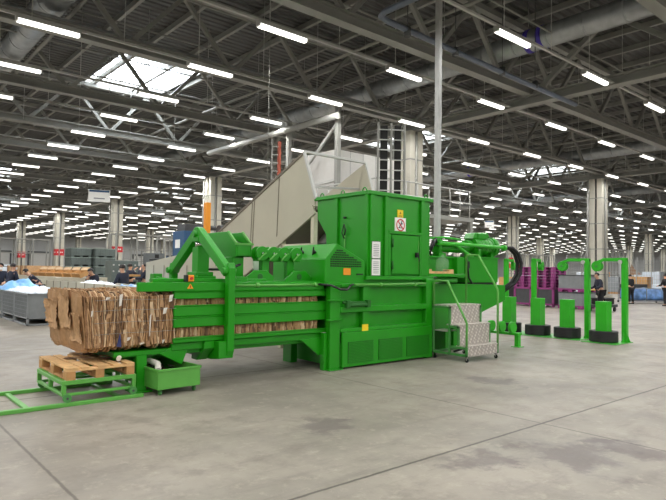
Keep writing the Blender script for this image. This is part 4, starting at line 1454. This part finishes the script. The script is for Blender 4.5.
person((4.25, 22.2), PI - 0.3, 'person in dark jacket and white mask at the far left edge', 0.1, 'front', mask=True)
person((4.72, 22.9), -1.2, 'person in dark jacket and mask, second from the left edge, facing right', 0.1, 'front', mask=True)
person((5.52, 22.2), 1.3, 'person in navy leaning far over the sorting table left of the bale', 0.75, 'reach')
person((7.3, 21.7), 2.2, 'person in dark clothes bending with both arms spread over white film', 0.65, 'reach')
person((7.0, 18.4), 0.3, 'person in navy jacket with back turned, just behind the bale top', 0.1, 'front')
person((9.5, 24.3), -1.2, 'person in dark top holding a flat carton behind the sorting line', 0.0, 'raise', H=1.78)
person((9.75, 23.4), 1.2, 'tall person in dark overalls beside the carton, left of the press', 0.0, 'front', H=1.8)
person((24.55, 11.24), 0.9, 'person in black jacket with back turned by the black cart', 0.25, 'front')
person((34.3, 14.0), -0.6, 'person in black with short hair behind the blue bundle', 0.15, 'front', H=1.65, top=BLACKC)
person((33.6, 11.9), -0.4, 'person in black cut off at the right picture edge', 0.1, 'front', top=BLACKC)
# flat carton held by the person behind the sorting line
tag(MB().box(9.05, 9.75, 23.55, 24.05, 1.26, 1.34).build('flat_carton', CARDBOX, None, 0.006), 'flat pale carton carried between two people left of the press', 'carton')


# ================================================================== LEFT BACKGROUND
def mesh_container(x0, y0, W, L, label):
    t_ = thing('mesh_container', label, 'container', (x0 + W / 2, y0 + L / 2, 0))
    m_ = MB()
    for (xx, yy) in ((x0, y0), (x0 + W - 0.06, y0), (x0, y0 + L - 0.06), (x0 + W - 0.06, y0 + L - 0.06)):
        m_.box(xx, xx + 0.06, yy, yy + 0.06, 0, 0.87)
    m_.box(x0, x0 + W, y0, y0 + 0.05, 0.0, 0.05).box(x0, x0 + W, y0 + L - 0.05, y0 + L, 0.0, 0.05).box(x0, x0 + 0.05, y0, y0 + L, 0.0, 0.05)
    for z in (0.18, 0.83):
        m_.box(x0, x0 + W, y0, y0 + 0.05, z, z + 0.04).box(x0, x0 + 0.05, y0, y0 + L, z, z + 0.04).box(x0 + W - 0.05, x0 + W, y0, y0 + L, z, z + 0.04).box(x0, x0 + W, y0 + L - 0.05, y0 + L, z, z + 0.04)
    m_.build('frame', GREYBOX, t_, 0.004)
    q = MB().box(x0 + 0.02, x0 + 0.035, y0 + 0.05, y0 + L - 0.05, 0.2, 0.84)
    q.box(x0 + 0.03, x0 + W - 0.03, y0 + 0.03, y0 + L - 0.03, 0.17, 0.2)
    q.box(x0 + W - 0.035, x0 + W - 0.02, y0 + 0.05, y0 + L - 0.05, 0.2, 0.84).box(x0 + 0.05, x0 + W - 0.05, y0 + L - 0.035, y0 + L - 0.02, 0.2, 0.84)
    q.mi = 1
    k = 1
    while 0.13 * k < L - 0.1:
        q.box(x0 + 0.005, x0 + 0.02, y0 + 0.05 + 0.13 * k, y0 + 0.07 + 0.13 * k, 0.2, 0.84)
        k += 1
    for k in range(1, 6):
        q.box(x0 + 0.008, x0 + 0.02, y0 + 0.05, y0 + L - 0.05, 0.2 + 0.107 * k, 0.212 + 0.107 * k)
    q.build('mesh_panel', [GREYBOX_D, GREYBOX], t_)
    f = MB().box(x0 + 0.06, x0 + W - 0.06, y0 + 0.02, y0 + 0.035, 0.2, 0.84)
    for k in range(5):
        f.box(x0 + 0.3, x0 + W - 0.2, y0 + 0.012, y0 + 0.02, 0.34 + 0.09 * k, 0.352 + 0.09 * k)
    f.build('sheet_panel', GREYBOX, t_)
    return t_


mesh_container(3.98, 17.3, 1.25, 1.5, 'grey steel mesh container nearest the cardboard bale at left')
mesh_container(3.98, 18.87, 1.25, 1.5, 'grey steel mesh container, middle one at the left picture edge')
mesh_container(3.98, 20.44, 1.25, 1.3, 'grey steel mesh container, farthest one at the left picture edge')


def film(x0, x1, y0, y1, z0, hgt, mats, name, label, seed=0, bias=None):
    m_ = MB()
    n1, n2 = 26, 30
    g = []
    for i in range(n1 + 1):
        row = []
        for j in range(n2 + 1):
            u, v = i / n1, j / n2
            ed = min(u, 1 - u, v, 1 - v)
            h_ = hgt * min(1, ed * 4) * (0.7 + 0.6 * noise.noise(Vector((u * 3 + seed, v * 3, seed)))) + 0.05 * noise.noise(Vector((u * 11, v * 11, seed + 3)))
            row.append(m_.bm.verts.new((x0 + (x1 - x0) * u, y0 + (y1 - y0) * v, z0 + max(-0.02, h_))))
        g.append(row)
    for i in range(n1):
        for j in range(n2):
            m_.face([g[i][j], g[i + 1][j], g[i + 1][j + 1], g[i][j + 1]], True)
    b0 = [g[i][0] for i in range(n1 + 1)] + [g[n1][j] for j in range(1, n2 + 1)] + [g[i][n2] for i in range(n1 - 1, -1, -1)] + [g[0][j] for j in range(n2 - 1, 0, -1)]
    lo = [m_.bm.verts.new((v.co.x, v.co.y, z0 - 0.05)) for v in b0]
    nn_ = len(b0)
    for i in range(nn_):
        m_.face([b0[i], lo[i], lo[(i + 1) % nn_], b0[(i + 1) % nn_]])
    m_.face(lo)
    return tag(m_.build(name, mats), label, 'plastic film')


film(4.03, 5.18, 17.36, 18.75, 0.88, 0.07, FILM_W, 'film_heap', 'white plastic film heaped in the grey container nearest the bale', 1)
film(4.03, 5.18, 18.92, 20.32, 0.88, 0.14, FILM_W, 'film_heap', 'white plastic film heaped in the middle grey container at the left edge', 2)
film(4.03, 5.18, 20.5, 21.7, 0.88, 0.3, FILM_B, 'film_heap', 'blue plastic film heaped in the farthest grey container at the left edge', 4)
# sorting line
t = thing('sorting_conveyor', 'long beige sorting conveyor running behind the cardboard bale', 'conveyor', (6.4, 19, 0))
m = MB().box(5.95, 6.75, 14.0, 24.2, 0.92, 0.97)
m.build('belt', DARK, t)
m = MB().box(5.90, 5.95, 14.0, 24.2, 0.25, 1.12).box(6.75, 6.8, 14.0, 24.2, 0.25, 1.12)
m.mi = 1
for k in range(12):
    m.box(5.885, 5.90, 14.4 + 0.85 * k, 14.43 + 0.85 * k, 0.25, 1.12)
m.build('side_panel', [BEIGE, BEIGE_D], t)
m = MB()
for k in range(5):
    m.box(5.92, 5.98, 14.3 + 2.3 * k, 14.38 + 2.3 * k, 0, 0.92).box(6.72, 6.78, 14.3 + 2.3 * k, 14.38 + 2.3 * k, 0, 0.92)
m.build('support_leg', STEEL, t)
film(6.0, 6.7, 17.6, 20.4, 1.03, 0.17, FILM_W, 'film_heap', 'white plastic film spread along the sorting conveyor behind the bale', 6)
film(5.98, 6.7, 14.6, 16.9, 1.03, 0.12, FILM_B, 'film_heap', 'pale blue plastic film on the sorting conveyor next to the green channel', 8)
t = thing('work_table', 'long beige panelled bench with tilted cartons behind the sorting conveyor', 'bench', (8, 27, 0))
MB().box(6.6, 8.6, 24.4, 34.0, 1.14, 1.2).build('bench_top', BEIGE, t)
MB().box(6.6, 6.66, 24.4, 34.0, 0.0, 1.14).box(6.66, 8.6, 24.4, 24.46, 0, 1.14).box(8.54, 8.6, 24.46, 34.0, 0, 1.14).build('bench_panel', BEIGE, t)
box_i = 0


def carton(x, y, z, W, L, H, rz, label, open_=True, tilt=0.35, group=None):
    t_ = thing('carton', label, 'carton', (x, y, z), group)
    e = 0.012
    m_ = MB().box(-W / 2, W / 2, -L / 2, -L / 2 + e, 0, H).box(-W / 2, W / 2, L / 2 - e, L / 2, 0, H).box(-W / 2, -W / 2 + e, -L / 2, L / 2, 0, H).box(W / 2 - e, W / 2, -L / 2, L / 2, 0, H).box(-W / 2, W / 2, -L / 2, L / 2, 0, e)
    m_.build('carton_body', CARDBOX, t_, shift=(x, y, z))
    f_ = MB().bar((-W / 2, 0, H), (-W / 2 - 0.14, 0, H + 0.05), L, 0.008).bar((W / 2, 0, H), (W / 2 + 0.12, 0, H + 0.08), L, 0.008)
    f_.build('flap', CARDS[2], t_, shift=(x, y, z))
    t_.rotation_euler = (0, tilt, rz)
    return t_


PL = ('first', 'second', 'third', 'fourth', 'fifth', 'sixth')
for k in range(6):
    carton(7.05 + 0.12 * k, 28.6 - 0.78 * k, 1.24, 0.42, 0.62, 0.2, 0.2, 'open tan carton tilted on the beige bench, %s from the left' % PL[k], tilt=-0.35)
for k in range(14):
    zz = 1.2
    t2_ = thing('carton_sheet', 'folded brown carton standing in the row at the back of the bench', 'carton', (6.9 + 0.02 * k, 29.6 + 0.3 * k, zz), 'folded cartons at the back of the bench')
    MB().bar((6.72, 29.6 + 0.3 * k, zz + 0.24), (8.2, 29.7 + 0.3 * k, zz + 0.24), 0.12, 0.44).build('carton_body', CARDS[k % 3], t2_)
# big slate crates stacked behind
cr0 = None
names = ('lowest', 'second', 'third', 'fourth', 'topmost')
for cidx, (x, y) in enumerate(((10.9, 37.2), (12.22, 36.8))):
    for lv in range(5):
        lab = 'slate grey crate, %s of the %s stack between the left columns' % (names[lv], ('left', 'right')[cidx])
        if cr0 is None:
            cr0 = thing('crate', lab, 'crate', (x, y, 0.0))
            m = MB().box(x, x + 1.2, y, y + 1.2, 0.1, 0.52)
            for k in range(5):
                m.box(x + 0.02 + 0.28 * k, x + 0.06 + 0.28 * k, y - 0.02, y, 0.1, 0.52).box(x - 0.02, x, y + 0.02 + 0.28 * k, y + 0.06 + 0.28 * k, 0.1, 0.52)
            m.build('crate_wall', CRATE, cr0, 0.004)
            MB().box(x - 0.03, x + 1.23, y - 0.03, y + 1.23, 0.52, 0.56).build('crate_rim', mat('pale_crate_rim', (142, 156, 148), 0.5), cr0)
            for a in (0.02, 0.52, 1.02):
                MB().box(x + a, x + a + 0.16, y + 0.02, y + 1.18, 0, 0.1).build('crate_runner', CRATE, cr0)
            crb = (x, y)
        else:
            dup(cr0, (x, y, 0.56 * lv), lab)
# distant cage racks with shelves
def cage_rack(x, y, W, H, lv, label, mtl=STEEL):
    t_ = thing('cage_rack', label, 'rack', (x, y, 0))
    m_ = MB()
    n_u = max(2, int(W / 1.3) + 1)
    for k in range(n_u):
        for yy in (y, y + 1.0):
            xx = x + W * k / (n_u - 1)
            m_.box(xx - 0.05, xx + 0.05, yy - 0.05, yy + 0.05, 0, H)
    m_.build('upright', mtl, t_)
    b_ = MB()
    for k in range(lv):
        z = 0.3 + (H - 0.4) * k / (lv - 1)
        b_.box(x, x + W, y - 0.04, y + 1.04, z, z + 0.08)
    b_.build('shelf', mtl, t_)
    return t_


cage_rack(13.9, 38.0, 5.6, 3.9, 3, 'tall dark rack frame behind the stacked slate crates')
cage_rack(14.5, 32.0, 3.0, 3.4, 3, 'dark rack frame left of the blue cabinet')
cage_rack(11.0, 58.5, 4.2, 4.2, 4, 'dark rack frame between the two farthest left columns')
# grey machine cabinets behind the sorting line
t = thing('machine_cabinet', 'grey machine cabinet with dark slots behind the channel end', 'cabinet', (12, 27.6, 0))
MB().box(11.4, 12.6, 27.2, 28.2, 0, 1.72).build('cabinet_body', GREYBOX, t, 0.01)
MB().box(11.6, 12.4, 27.3, 28.0, 1.72, 2.36).build('upper_box', GREYBOX_D, t, 0.01)
MB().box(11.9, 12.1, 27.285, 27.3, 1.8, 1.95).box(11.9, 12.1, 27.285, 27.3, 2.12, 2.3).box(11.62, 12.38, 27.285, 27.3, 2.0, 2.06).build('slot', DARK, t)
t = thing('parts_cabinet', 'low grey cabinet with round knobs left of the machine cabinet', 'cabinet', (10.9, 28, 0))
MB().box(9.9, 11.2, 27.6, 28.4, 0, 1.95).build('cabinet_body', CRATE, t, 0.01)
m = MB()
for k in range(5):
    m.cyl((10.0 + 0.26 * k, 27.59, 1.75), (10.0 + 0.26 * k, 27.57, 1.75), 0.04, 10).cyl((10.0 + 0.26 * k, 27.59, 1.45), (10.0 + 0.26 * k, 27.57, 1.45), 0.04, 10)
m.build('knob', STEEL_W, t)
# blue cabinet and yellow post by the chute
t = thing('blue_cabinet', 'tall dark blue cabinet behind the clamping frame', 'cabinet', (10.9, 21.6, 0))
MB().box(10.42, 11.45, 21.2, 22.2, 0, 3.12).build('cabinet_body', BLUE, t, 0.01)
MB().box(10.405, 10.42, 21.55, 21.95, 2.44, 2.78).build('data_sheet', WHITE, t)
MB().box(10.5, 11.3, 21.3, 22.0, 3.12, 3.4).cyl((11.3, 21.4, 3.3), (11.9, 21.4, 3.3), 0.1, 12).build('motor_unit', STEEL_D, t)
t = thing('yellow_post', 'yellow safety post rising behind the clamping frame', 'post', (9.5, 17.6, 0))
MB().box(9.38, 9.56, 17.5, 17.68, 0.02, 3.85).build('post_shaft', ORANGE, t, 0.01)
MB().box(9.3, 9.64, 17.42, 17.76, 0, 0.02).build('base_plate', STEEL_D, t)
t = thing('dark_motor', 'dark drum motor on a stand right of the yellow post', 'motor', (9.9, 17.5, 0))
MB().cyl((9.75, 17.3, 2.92), (10.25, 17.3, 2.92), 0.17, 18).build('drum', STEEL_D, t)
MB().box(9.9, 10.05, 17.2, 17.4, 0, 2.76).build('stand', STEEL_D, t)


# white office cabin on the mezzanine, towers, ladder
t = thing('mezzanine_platform', 'grey steel mezzanine with railing behind the hopper', 'platform', (15.5, 15.8, 0))
MB().box(13.5, 18.6, 13.4, 18.4, 3.55, 3.7).build('deck', STEEL, t)
m = MB()
for (xx, yy) in ((13.6, 13.5), (18.5, 13.5), (13.6, 18.3), (18.5, 18.3)):
    m.box(xx - 0.08, xx + 0.08, yy - 0.08, yy + 0.08, 0, 3.55)
m.build('post', STEEL, t)
m = MB()
for z in (4.25, 4.72):
    m.cyl((13.6, 13.45, z), (18.5, 13.45, z), 0.025, 8).cyl((13.55, 13.45, z), (13.55, 18.3, z), 0.025, 8)
for k in range(9):
    m.cyl((13.6 + 0.6 * k, 13.45, 3.7), (13.6 + 0.6 * k, 13.45, 4.72), 0.02, 8)
for k in range(8):
    m.cyl((13.55, 13.5 + 0.65 * k, 3.7), (13.55, 13.5 + 0.65 * k, 4.72), 0.02, 8)
m.build('railing', STEEL_W, t)
t = thing('white_cabin', 'plain white box unit standing on the mezzanine behind the hopper', 'cabin', (15.2, 16.5, 3.7))
MB().box(14.18, 17.6, 16.4, 18.2, 3.7, 6.2).build('cabin_shell', mat('cabin_white', (200, 198, 193), 0.6, var=0.03), t, 0.02)
m = MB()
for k in range(1, 5):
    m.box(14.18 + 0.68 * k, 14.19 + 0.68 * k, 16.39, 16.4, 3.7, 6.2)
m.build('panel_joint', GREYTXT, t)
t = thing('lift_tower', 'pair of dark ladder-like lift frames in front of the column', 'lift tower', (12.3, 11.8, 0))
m = MB()
for (xx, yy) in ((12.02, 12.05), (12.34, 11.82), (12.66, 11.59)):
    m.box(xx - 0.025, xx + 0.025, yy - 0.025, yy + 0.025, 0, 6.0)
m.build('upright', STEEL, t)
m = MB()
for k in range(19):
    z = 0.4 + 0.3 * k
    m.bar((12.02, 12.05, z), (12.66, 11.59, z), 0.03, 0.03)
m.build('rung', STEEL_W, t)
MB().bar((12.24, 12.03, 0.2), (12.24, 12.03, 5.95), 0.02, 0.22, (0.8, -0.6, 0)).bar((12.58, 11.79, 0.2), (12.58, 11.79, 5.95), 0.02, 0.2, (0.8, -0.6, 0)).build('dark_gap_fill', DARK, t)  # darkness of the open gaps between uprights, put in as solid sheets
t = thing('orange_ladder', 'narrow vertical ladder with orange stile behind the chute top', 'ladder', (12.6, 18, 0))
MB().box(12.62, 12.72, 17.95, 18.05, 0, 6.5).build('orange_stile', ORANGE_R, t)
MB().box(12.4, 12.45, 18.1, 18.15, 0, 6.6).build('grey_stile', STEEL, t)
m = MB()
for k in range(20):
    m.bar((12.42, 18.12, 0.4 + 0.31 * k), (12.64, 18.0, 0.4 + 0.31 * k), 0.03, 0.03)
m.build('rung', STEEL_W, t)
t = thing('hanging_cable', 'thin vertical cable hanging from the roof left of the chute', 'cable', (8.55, 13.5, 0))
MB().cyl((8.95, 13.26, 3.2), (8.95, 13.26, ZD), 0.012, 6).cyl((8.95, 13.26, 3.0), (8.95, 13.26, 3.2), 0.04, 10).build('cable_run', STEEL, t)
# hanging notice boards
def hang_sign(x, y, z0, z1, w_, label):
    t_ = thing('hanging_sign', label, 'sign', (x, y, z0))
    d = Vector((-y, x, 0)).normalized() * -1
    a, b = Vector((x, y, 0)) - d * w_ / 2, Vector((x, y, 0)) + d * w_ / 2
    zc = (z0 + z1) / 2
    MB().bar(a + Vector((0, 0, zc)), b + Vector((0, 0, zc)), 0.04, z1 - z0).build('sign_board', WHITE, t_)
    nrm = Vector((-x, -y, 0)).normalized() * 0.024
    MB().bar(a.lerp(b, 0.04) + nrm + Vector((0, 0, z1 - (z1 - z0) * 0.12)), a.lerp(b, 0.96) + nrm + Vector((0, 0, z1 - (z1 - z0) * 0.12)), 0.004, (z1 - z0) * 0.16).build('blue_header', BLUE, t_)
    MB().bar(a.lerp(b, 0.25) + nrm + Vector((0, 0, z0 + (z1 - z0) * 0.28)), a.lerp(b, 0.75) + nrm + Vector((0, 0, z0 + (z1 - z0) * 0.28)), 0.004, (z1 - z0) * 0.1).build('print_line', GREYTXT, t_)
    r_ = MB()
    for q in (a, b):
        r_.cyl(q + Vector((0, 0, z1)), q + Vector((0, 0, ZD)), 0.012, 5)
    r_.build('hanger_rod', STEEL, t_)


hang_sign(12.7, 37.9, 5.82, 6.6, 1.3, 'white hanging sign with blue top strip under the left lamps')
hang_sign(41.3, 28.2, 5.4, 6.0, 0.75, 'small white hanging sign above the motor end of the press')

# ================================================================== RIGHT BACKGROUND
def bulk_bin(x, y, z, W, L, H, label):
    t_ = thing('bulk_bin', label, 'bin', (x, y, z))
    MB().box(x, x + W, y, y + L, z + 0.14, z + H).build('sleeve', GREYBOX, t_, 0.01)
    m_ = MB().box(x - 0.02, x + W + 0.02, y - 0.02, y + L + 0.02, z + 0.1, z + 0.16)
    for a in (0.0, W / 2 - 0.1, W - 0.2):
        m_.box(x + a, x + a + 0.2, y - 0.02, y + 0.18, z, z + 0.1).box(x + a, x + a + 0.2, y + L - 0.18, y + L + 0.02, z, z + 0.1)
    for b in (0.0, L / 2 - 0.1, L - 0.2):
        m_.box(x - 0.02, x + 0.18, y + b, y + b + 0.2, z, z + 0.1)
    m_.build('pallet_base', MAGENTA, t_)
    MB().box(x - 0.02, x + W + 0.02, y - 0.02, y + L + 0.02, z + H - 0.05, z + H).build('lid_rim', STEEL_D, t_)
    return t_


bulk_bin(26.2, 12.86, 0.0, 1.35, 1.16, 0.78, 'grey bulk bin on magenta base, lower of the two behind the wire stands')
bulk_bin(26.2, 12.86, 0.79, 1.35, 1.16, 0.8, 'grey bulk bin on magenta base, upper of the two behind the wire stands')
pr = None
for sidx, (x, y) in enumerate(((26.3, 15.5), (26.5, 14.42))):
    t = thing('magenta_crate', 'magenta framed black crate under the %s pallet stack' % ('left', 'right')[sidx], 'crate', (x, y, 0))
    MB().box(x + 0.04, x + 1.16, y + 0.04, y + 0.94, 0.12, 0.86).build('crate_panel', STEEL_D, t)
    m = MB()
    for a in (0, 1.1):
        for b in (0, 0.88):
            m.box(x + a, x + a + 0.1, y + b, y + b + 0.1, 0, 0.95)
    m.box(x, x + 1.2, y, y + 0.06, 0.86, 0.95).box(x, x + 0.06, y, y + 0.98, 0.86, 0.95).box(x, x + 0.06, y, y + 0.98, 0.08, 0.16).box(x, x + 1.2, y, y + 0.06, 0.08, 0.16).box(x + 0.0, x + 1.2, y + 0.92, y + 0.98, 0.86, 0.95)
    m.build('crate_frame', MAGENTA, t)
    for lv in range(7):
        lab = 'magenta plastic pallet, number %d from the bottom of the %s stack' % (lv + 1, ('left', 'right')[sidx])
        lab = 'magenta plastic pallet, %s in the %s stack behind the wire stands' % (('bottom one', 'second from the bottom', 'third from the bottom', 'middle one', 'third from the top', 'second from the top', 'topmost')[lv], ('left', 'right')[sidx])
        if lv == 3:
            lab = lab.replace('middle one', 'fourth up')
        if pr is None:
            pr = thing('plastic_pallet', lab, 'pallet', (x, y, 0.95))
            m = MB().box(x, x + 1.2, y, y + 0.98, 1.05, 1.085)
            for a in (0.0, 0.5, 1.0):
                for b in (0.0, 0.41, 0.82):
                    m.box(x + a, x + a + 0.2, y + b, y + b + 0.16, 0.95, 1.05)
            m.build('pallet_deck', MAGENTA, pr)
        else:
            dup(pr, (x, y, 0.95 + 0.145 * lv), lab)
t = thing('black_crate', 'black crate with magenta corner posts at the end of the hoses', 'crate', (28, 17.3, 0))
MB().box(27.75, 29.0, 16.75, 17.95, 0.1, 0.95).build('crate_body', BLACK, t, 0.01)
m = MB()
for (a, b) in ((27.7, 16.7), (28.95, 16.7), (27.7, 17.9)):
    m.box(a, a + 0.1, b, b + 0.1, 0, 1.05)
m.build('corner_post', MAGENTA, t)
tag(MB().box(27.8, 28.9, 16.8, 17.9, 0.952, 1.15).prism([(16.9, 1.15), (17.8, 1.15), (17.5, 1.4), (17.1, 1.45)], 'x', 27.9, 28.8).build('black_bag', BLACK, None, 0.06, 2), 'black bag heaped on the black crate by the hoses', 'bag')
# cart by the person
t = thing('hand_cart', 'black platform cart with yellow handle between the last two wire stands', 'cart', (25, 11.1, 0))
MB().box(25.1, 26.3, 11.3, 12.1, 0.2, 0.32).build('platform', STEEL_D, t, 0.01)
m = MB()
for (xx, yy) in ((25.2, 11.4), (26.2, 11.4), (25.2, 12.0), (26.2, 12.0)):
    m.cyl((xx, yy - 0.03, 0.1), (xx, yy + 0.03, 0.1), 0.1, 14)
m.build('wheel', BLACK, t)
MB().tube([(25.12, 11.4, 0.3), (25.0, 11.4, 0.95), (25.0, 12.05, 0.95), (25.12, 12.05, 0.3)], 0.03, 8).build('handle', YEL, t)
t = thing('black_tote', 'low black tote resting on the black platform cart', 'tote', (25.8, 10.9, 0.32))
MB().box(25.25, 26.2, 11.4, 12.0, 0.325, 0.6).box(25.22, 26.23, 11.37, 12.03, 0.56, 0.6).build('tote_body', BLACK, t, 0.02)
# blue bundle cage
t = thing('roll_cage', 'low wire cage holding blue film at the right edge', 'cage', (36, 13, 0))
m = MB()
ca, cb_ = Vector((35.0, 14.5, 0)), Vector((38.6, 11.6, 0))
dn = (cb_ - ca).normalized()
sn = Vector((dn.y, -dn.x, 0)) * -1.0
for f in range(5):
    q = ca.lerp(cb_, f / 4)
    m.bar(q + Vector((0, 0, 0.1)), q + Vector((0, 0, 0.86)), 0.04, 0.04, (1, 0, 0)).bar(q + sn + Vector((0, 0, 0.1)), q + sn + Vector((0, 0, 0.86)), 0.04, 0.04, (1, 0, 0))
for z in (0.12, 0.84):
    m.bar(ca + Vector((0, 0, z)), cb_ + Vector((0, 0, z)), 0.04, 0.04).bar(ca + sn + Vector((0, 0, z)), cb_ + sn + Vector((0, 0, z)), 0.04, 0.04)
m.bar(ca + sn * 0.5 + Vector((0, 0, 0.12)), cb_ + sn * 0.5 + Vector((0, 0, 0.12)), 1.0, 0.04)
m.build('cage_frame', GREYBOX, t)
m = MB()
for f in range(3):
    for s_ in (0, 1):
        q = ca.lerp(cb_, f / 2) + sn * s_
        m.cyl(q + Vector((-0.03, 0, 0.06)), q + Vector((0.03, 0, 0.06)), 0.06, 12)
m.build('caster', BLACK, t)
m = MB()
nU, nV = 40, 14
g = []
for i in range(nU + 1):
    row = []
    for j in range(nV):
        a = 2 * PI * j / nV
        q = ca.lerp(cb_, 0.02 + 0.96 * i / nU) + sn * (0.5 + 0.42 * math.copysign(abs(math.cos(a)) ** 0.6, math.cos(a)))
        z = 0.5 + 0.34 * math.copysign(abs(math.sin(a)) ** 0.6, math.sin(a))
        nn = noise.noise(Vector((q.x * 2, q.y * 2, z * 3))) * 0.12
        row.append(m.bm.verts.new((q.x - 0.25 * nn, q.y + nn * 0.2, z + nn * (1 if z > 0.5 else 0))))
    g.append(row)
for i in range(nU):
    for j in range(nV):
        m.face([g[i][j], g[i + 1][j], g[i + 1][(j + 1) % nV], g[i][(j + 1) % nV]], True)
m.face(g[0])
m.face(g[-1][::-1])
tag(m.build('blue_bundle', FILM_DB), 'long bundle of blue and white film inside the wire cage', 'bundle')
tag(MB().box(41.2, 43.4, 16.6, 17.6, 0.0, 1.0).build('dark_box', STEEL_D, None, 0.02), 'dark low box at the foot of the right column', 'box')
t = thing('white_stack', 'white wrapped stack glimpsed above the blue bundle', 'stack', (46.5, 17.0, 0))
MB().box(45.8, 48.0, 15.6, 17.2, 0.12, 0.98).build('wrapped_load', FILM_W, t, 0.03)
MB().box(45.8, 48.0, 15.6, 17.2, 0, 0.12).build('pallet_base', WOODB, t)
# wire fences on the right
def fence(a, b, H, label, n_p=7):
    a, b = Vector((*a, 0)), Vector((*b, 0))
    t_ = thing('wire_fence', label, 'fence', a)
    p_ = MB()
    for k in range(n_p + 1):
        q = a.lerp(b, k / n_p)
        p_.bar(q, q + Vector((0, 0, H)), 0.06, 0.06, (1, 0, 0))
    p_.build('fence_post', FENCEM, t_)
    w_ = MB()
    for k in range(int((b - a).length / 0.25)):
        q = a.lerp(b, k * 0.25 / (b - a).length)
        w_.bar(q + Vector((0, 0, 0.1)), q + Vector((0, 0, H)), 0.012, 0.012, (1, 0, 0))
    for k in range(int(H / 0.3) + 1):
        w_.bar(a + Vector((0, 0, 0.1 + 0.3 * k)), b + Vector((0, 0, 0.1 + 0.3 * k)), 0.014, 0.014)
    w_.build('wire_mesh', FENCEM, t_)


fence((46.0, 22.0), (54.0, 18.0), 2.9, 'pale wire fence right of the wire stands', 6)
fence((52.0, 27.0), (66.0, 20.0), 3.4, 'second pale wire fence farther back on the right', 8)
# brown piles behind the fence
def pile(x, y, r, h, label, mtl):
    m_ = MB()
    n1, n2 = 10, 24
    rings_ = []
    for i in range(n1):
        f = i / (n1 - 1)
        row = []
        for k in range(n2):
            a = 2 * PI * k / n2
            rr_ = r * (1 - f) ** 0.8 * (1 + 0.25 * noise.noise(Vector((math.cos(a) * 2, math.sin(a) * 2, x))))
            row.append(m_.bm.verts.new((x + rr_ * math.cos(a), y + rr_ * math.sin(a), h * f * (1 + 0.3 * noise.noise(Vector((a * 2, f * 3, y)))))))
        rings_.append(row)
    for p_, q_ in zip(rings_, rings_[1:]):
        for k in range(n2):
            m_.face([p_[k], p_[(k + 1) % n2], q_[(k + 1) % n2], q_[k]])
    m_.face(rings_[0][::-1])
    tag(m_.build('cardboard_heap', mtl), label, 'heap', kind='stuff')


pile(74.0, 30.2, 2.4, 2.6, 'brown heap of loose cardboard far behind the right fences', CARDS[1])
cage_rack(58.0, 27.5, 9.0, 4.4, 4, 'far steel rack behind the right fences')
cage_rack(50.0, 31.0, 7.0, 3.6, 3, 'far steel rack left of the farthest fence')
for k in range(24):
    x0 = -6 + 7.0 * k
    d_ = struct(MB().box(x0, x0 + 3.6, YB - 0.12, YB, 0, 4.4).build('door_%d' % (k + 1), STEEL_W if k % 3 else BLUE))
    fm = MB().box(x0 - 0.25, x0, YB - 0.3, YB, 0, 4.7).box(x0 + 3.6, x0 + 3.85, YB - 0.3, YB, 0, 4.7).box(x0 - 0.25, x0 + 3.85, YB - 0.3, YB, 4.4, 4.7)
    fm.build('door_frame', STEEL_D, d_)
cage_rack(2.0, 84.0, 14.0, 4.0, 4, 'long steel rack far behind the left columns')
cage_rack(22.0, 72.0, 16.0, 4.0, 4, 'long steel rack far behind the yellow post')
# far stacks of palletised goods along the hall so the aisle ends read as a busy store
rn = random.Random(31)
kinds = (('grey', GREYBOX), ('brown carton', CARDBOX), ('white wrapped', FILM_W))
protos = [None, None, None]
far = [(30.5, 22.0), (33.0, 24.5), (40, 23.5), (44, 27), (48, 30.5), (40.5, 31.5), (33.0, 33.0), (56, 34), (62, 38), (70, 37), (33, 42), (45, 46), (28, 47), (24, 55), (9.5, 52), (7, 60), (16, 62), (55, 54), (66, 56), (80, 46), (22, 44), (30, 60), (78, 58),
       (47.5, 24.0), (51.5, 22.6), (56, 22.0), (60, 22.4), (58.5, 25.0), (63, 24.4), (67, 26), (70, 29), (74.5, 34), (64, 31), (68.5, 33), (83, 40), (50, 38), (58, 43), (12, 70), (14.5, 74), (6.5, 68), (10, 80), (20, 78)]
for k, (x, y) in enumerate(far):
    q = k % 3
    lab = 'distant %s pallet load among many alike across the hall' % kinds[q][0]
    if protos[q] is None:
        sp_ = protos[q] = thing('pallet_load', lab, 'pallet load', (x, y, 0), 'distant %s pallet loads' % kinds[q][0])
        MB().box(x - 0.6, x + 0.6, y - 0.8, y + 0.8, 0.15, 1.5).build('wrapped_load', kinds[q][1], sp_, 0.03)
        MB().box(x - 0.6, x + 0.6, y - 0.8, y + 0.8, 0, 0.15).build('pallet_base', WOODB, sp_)
    else:
        c_ = dup(protos[q], (x, y, 0), lab)
        c_.scale = (1, 1, rn.uniform(0.8, 1.35))
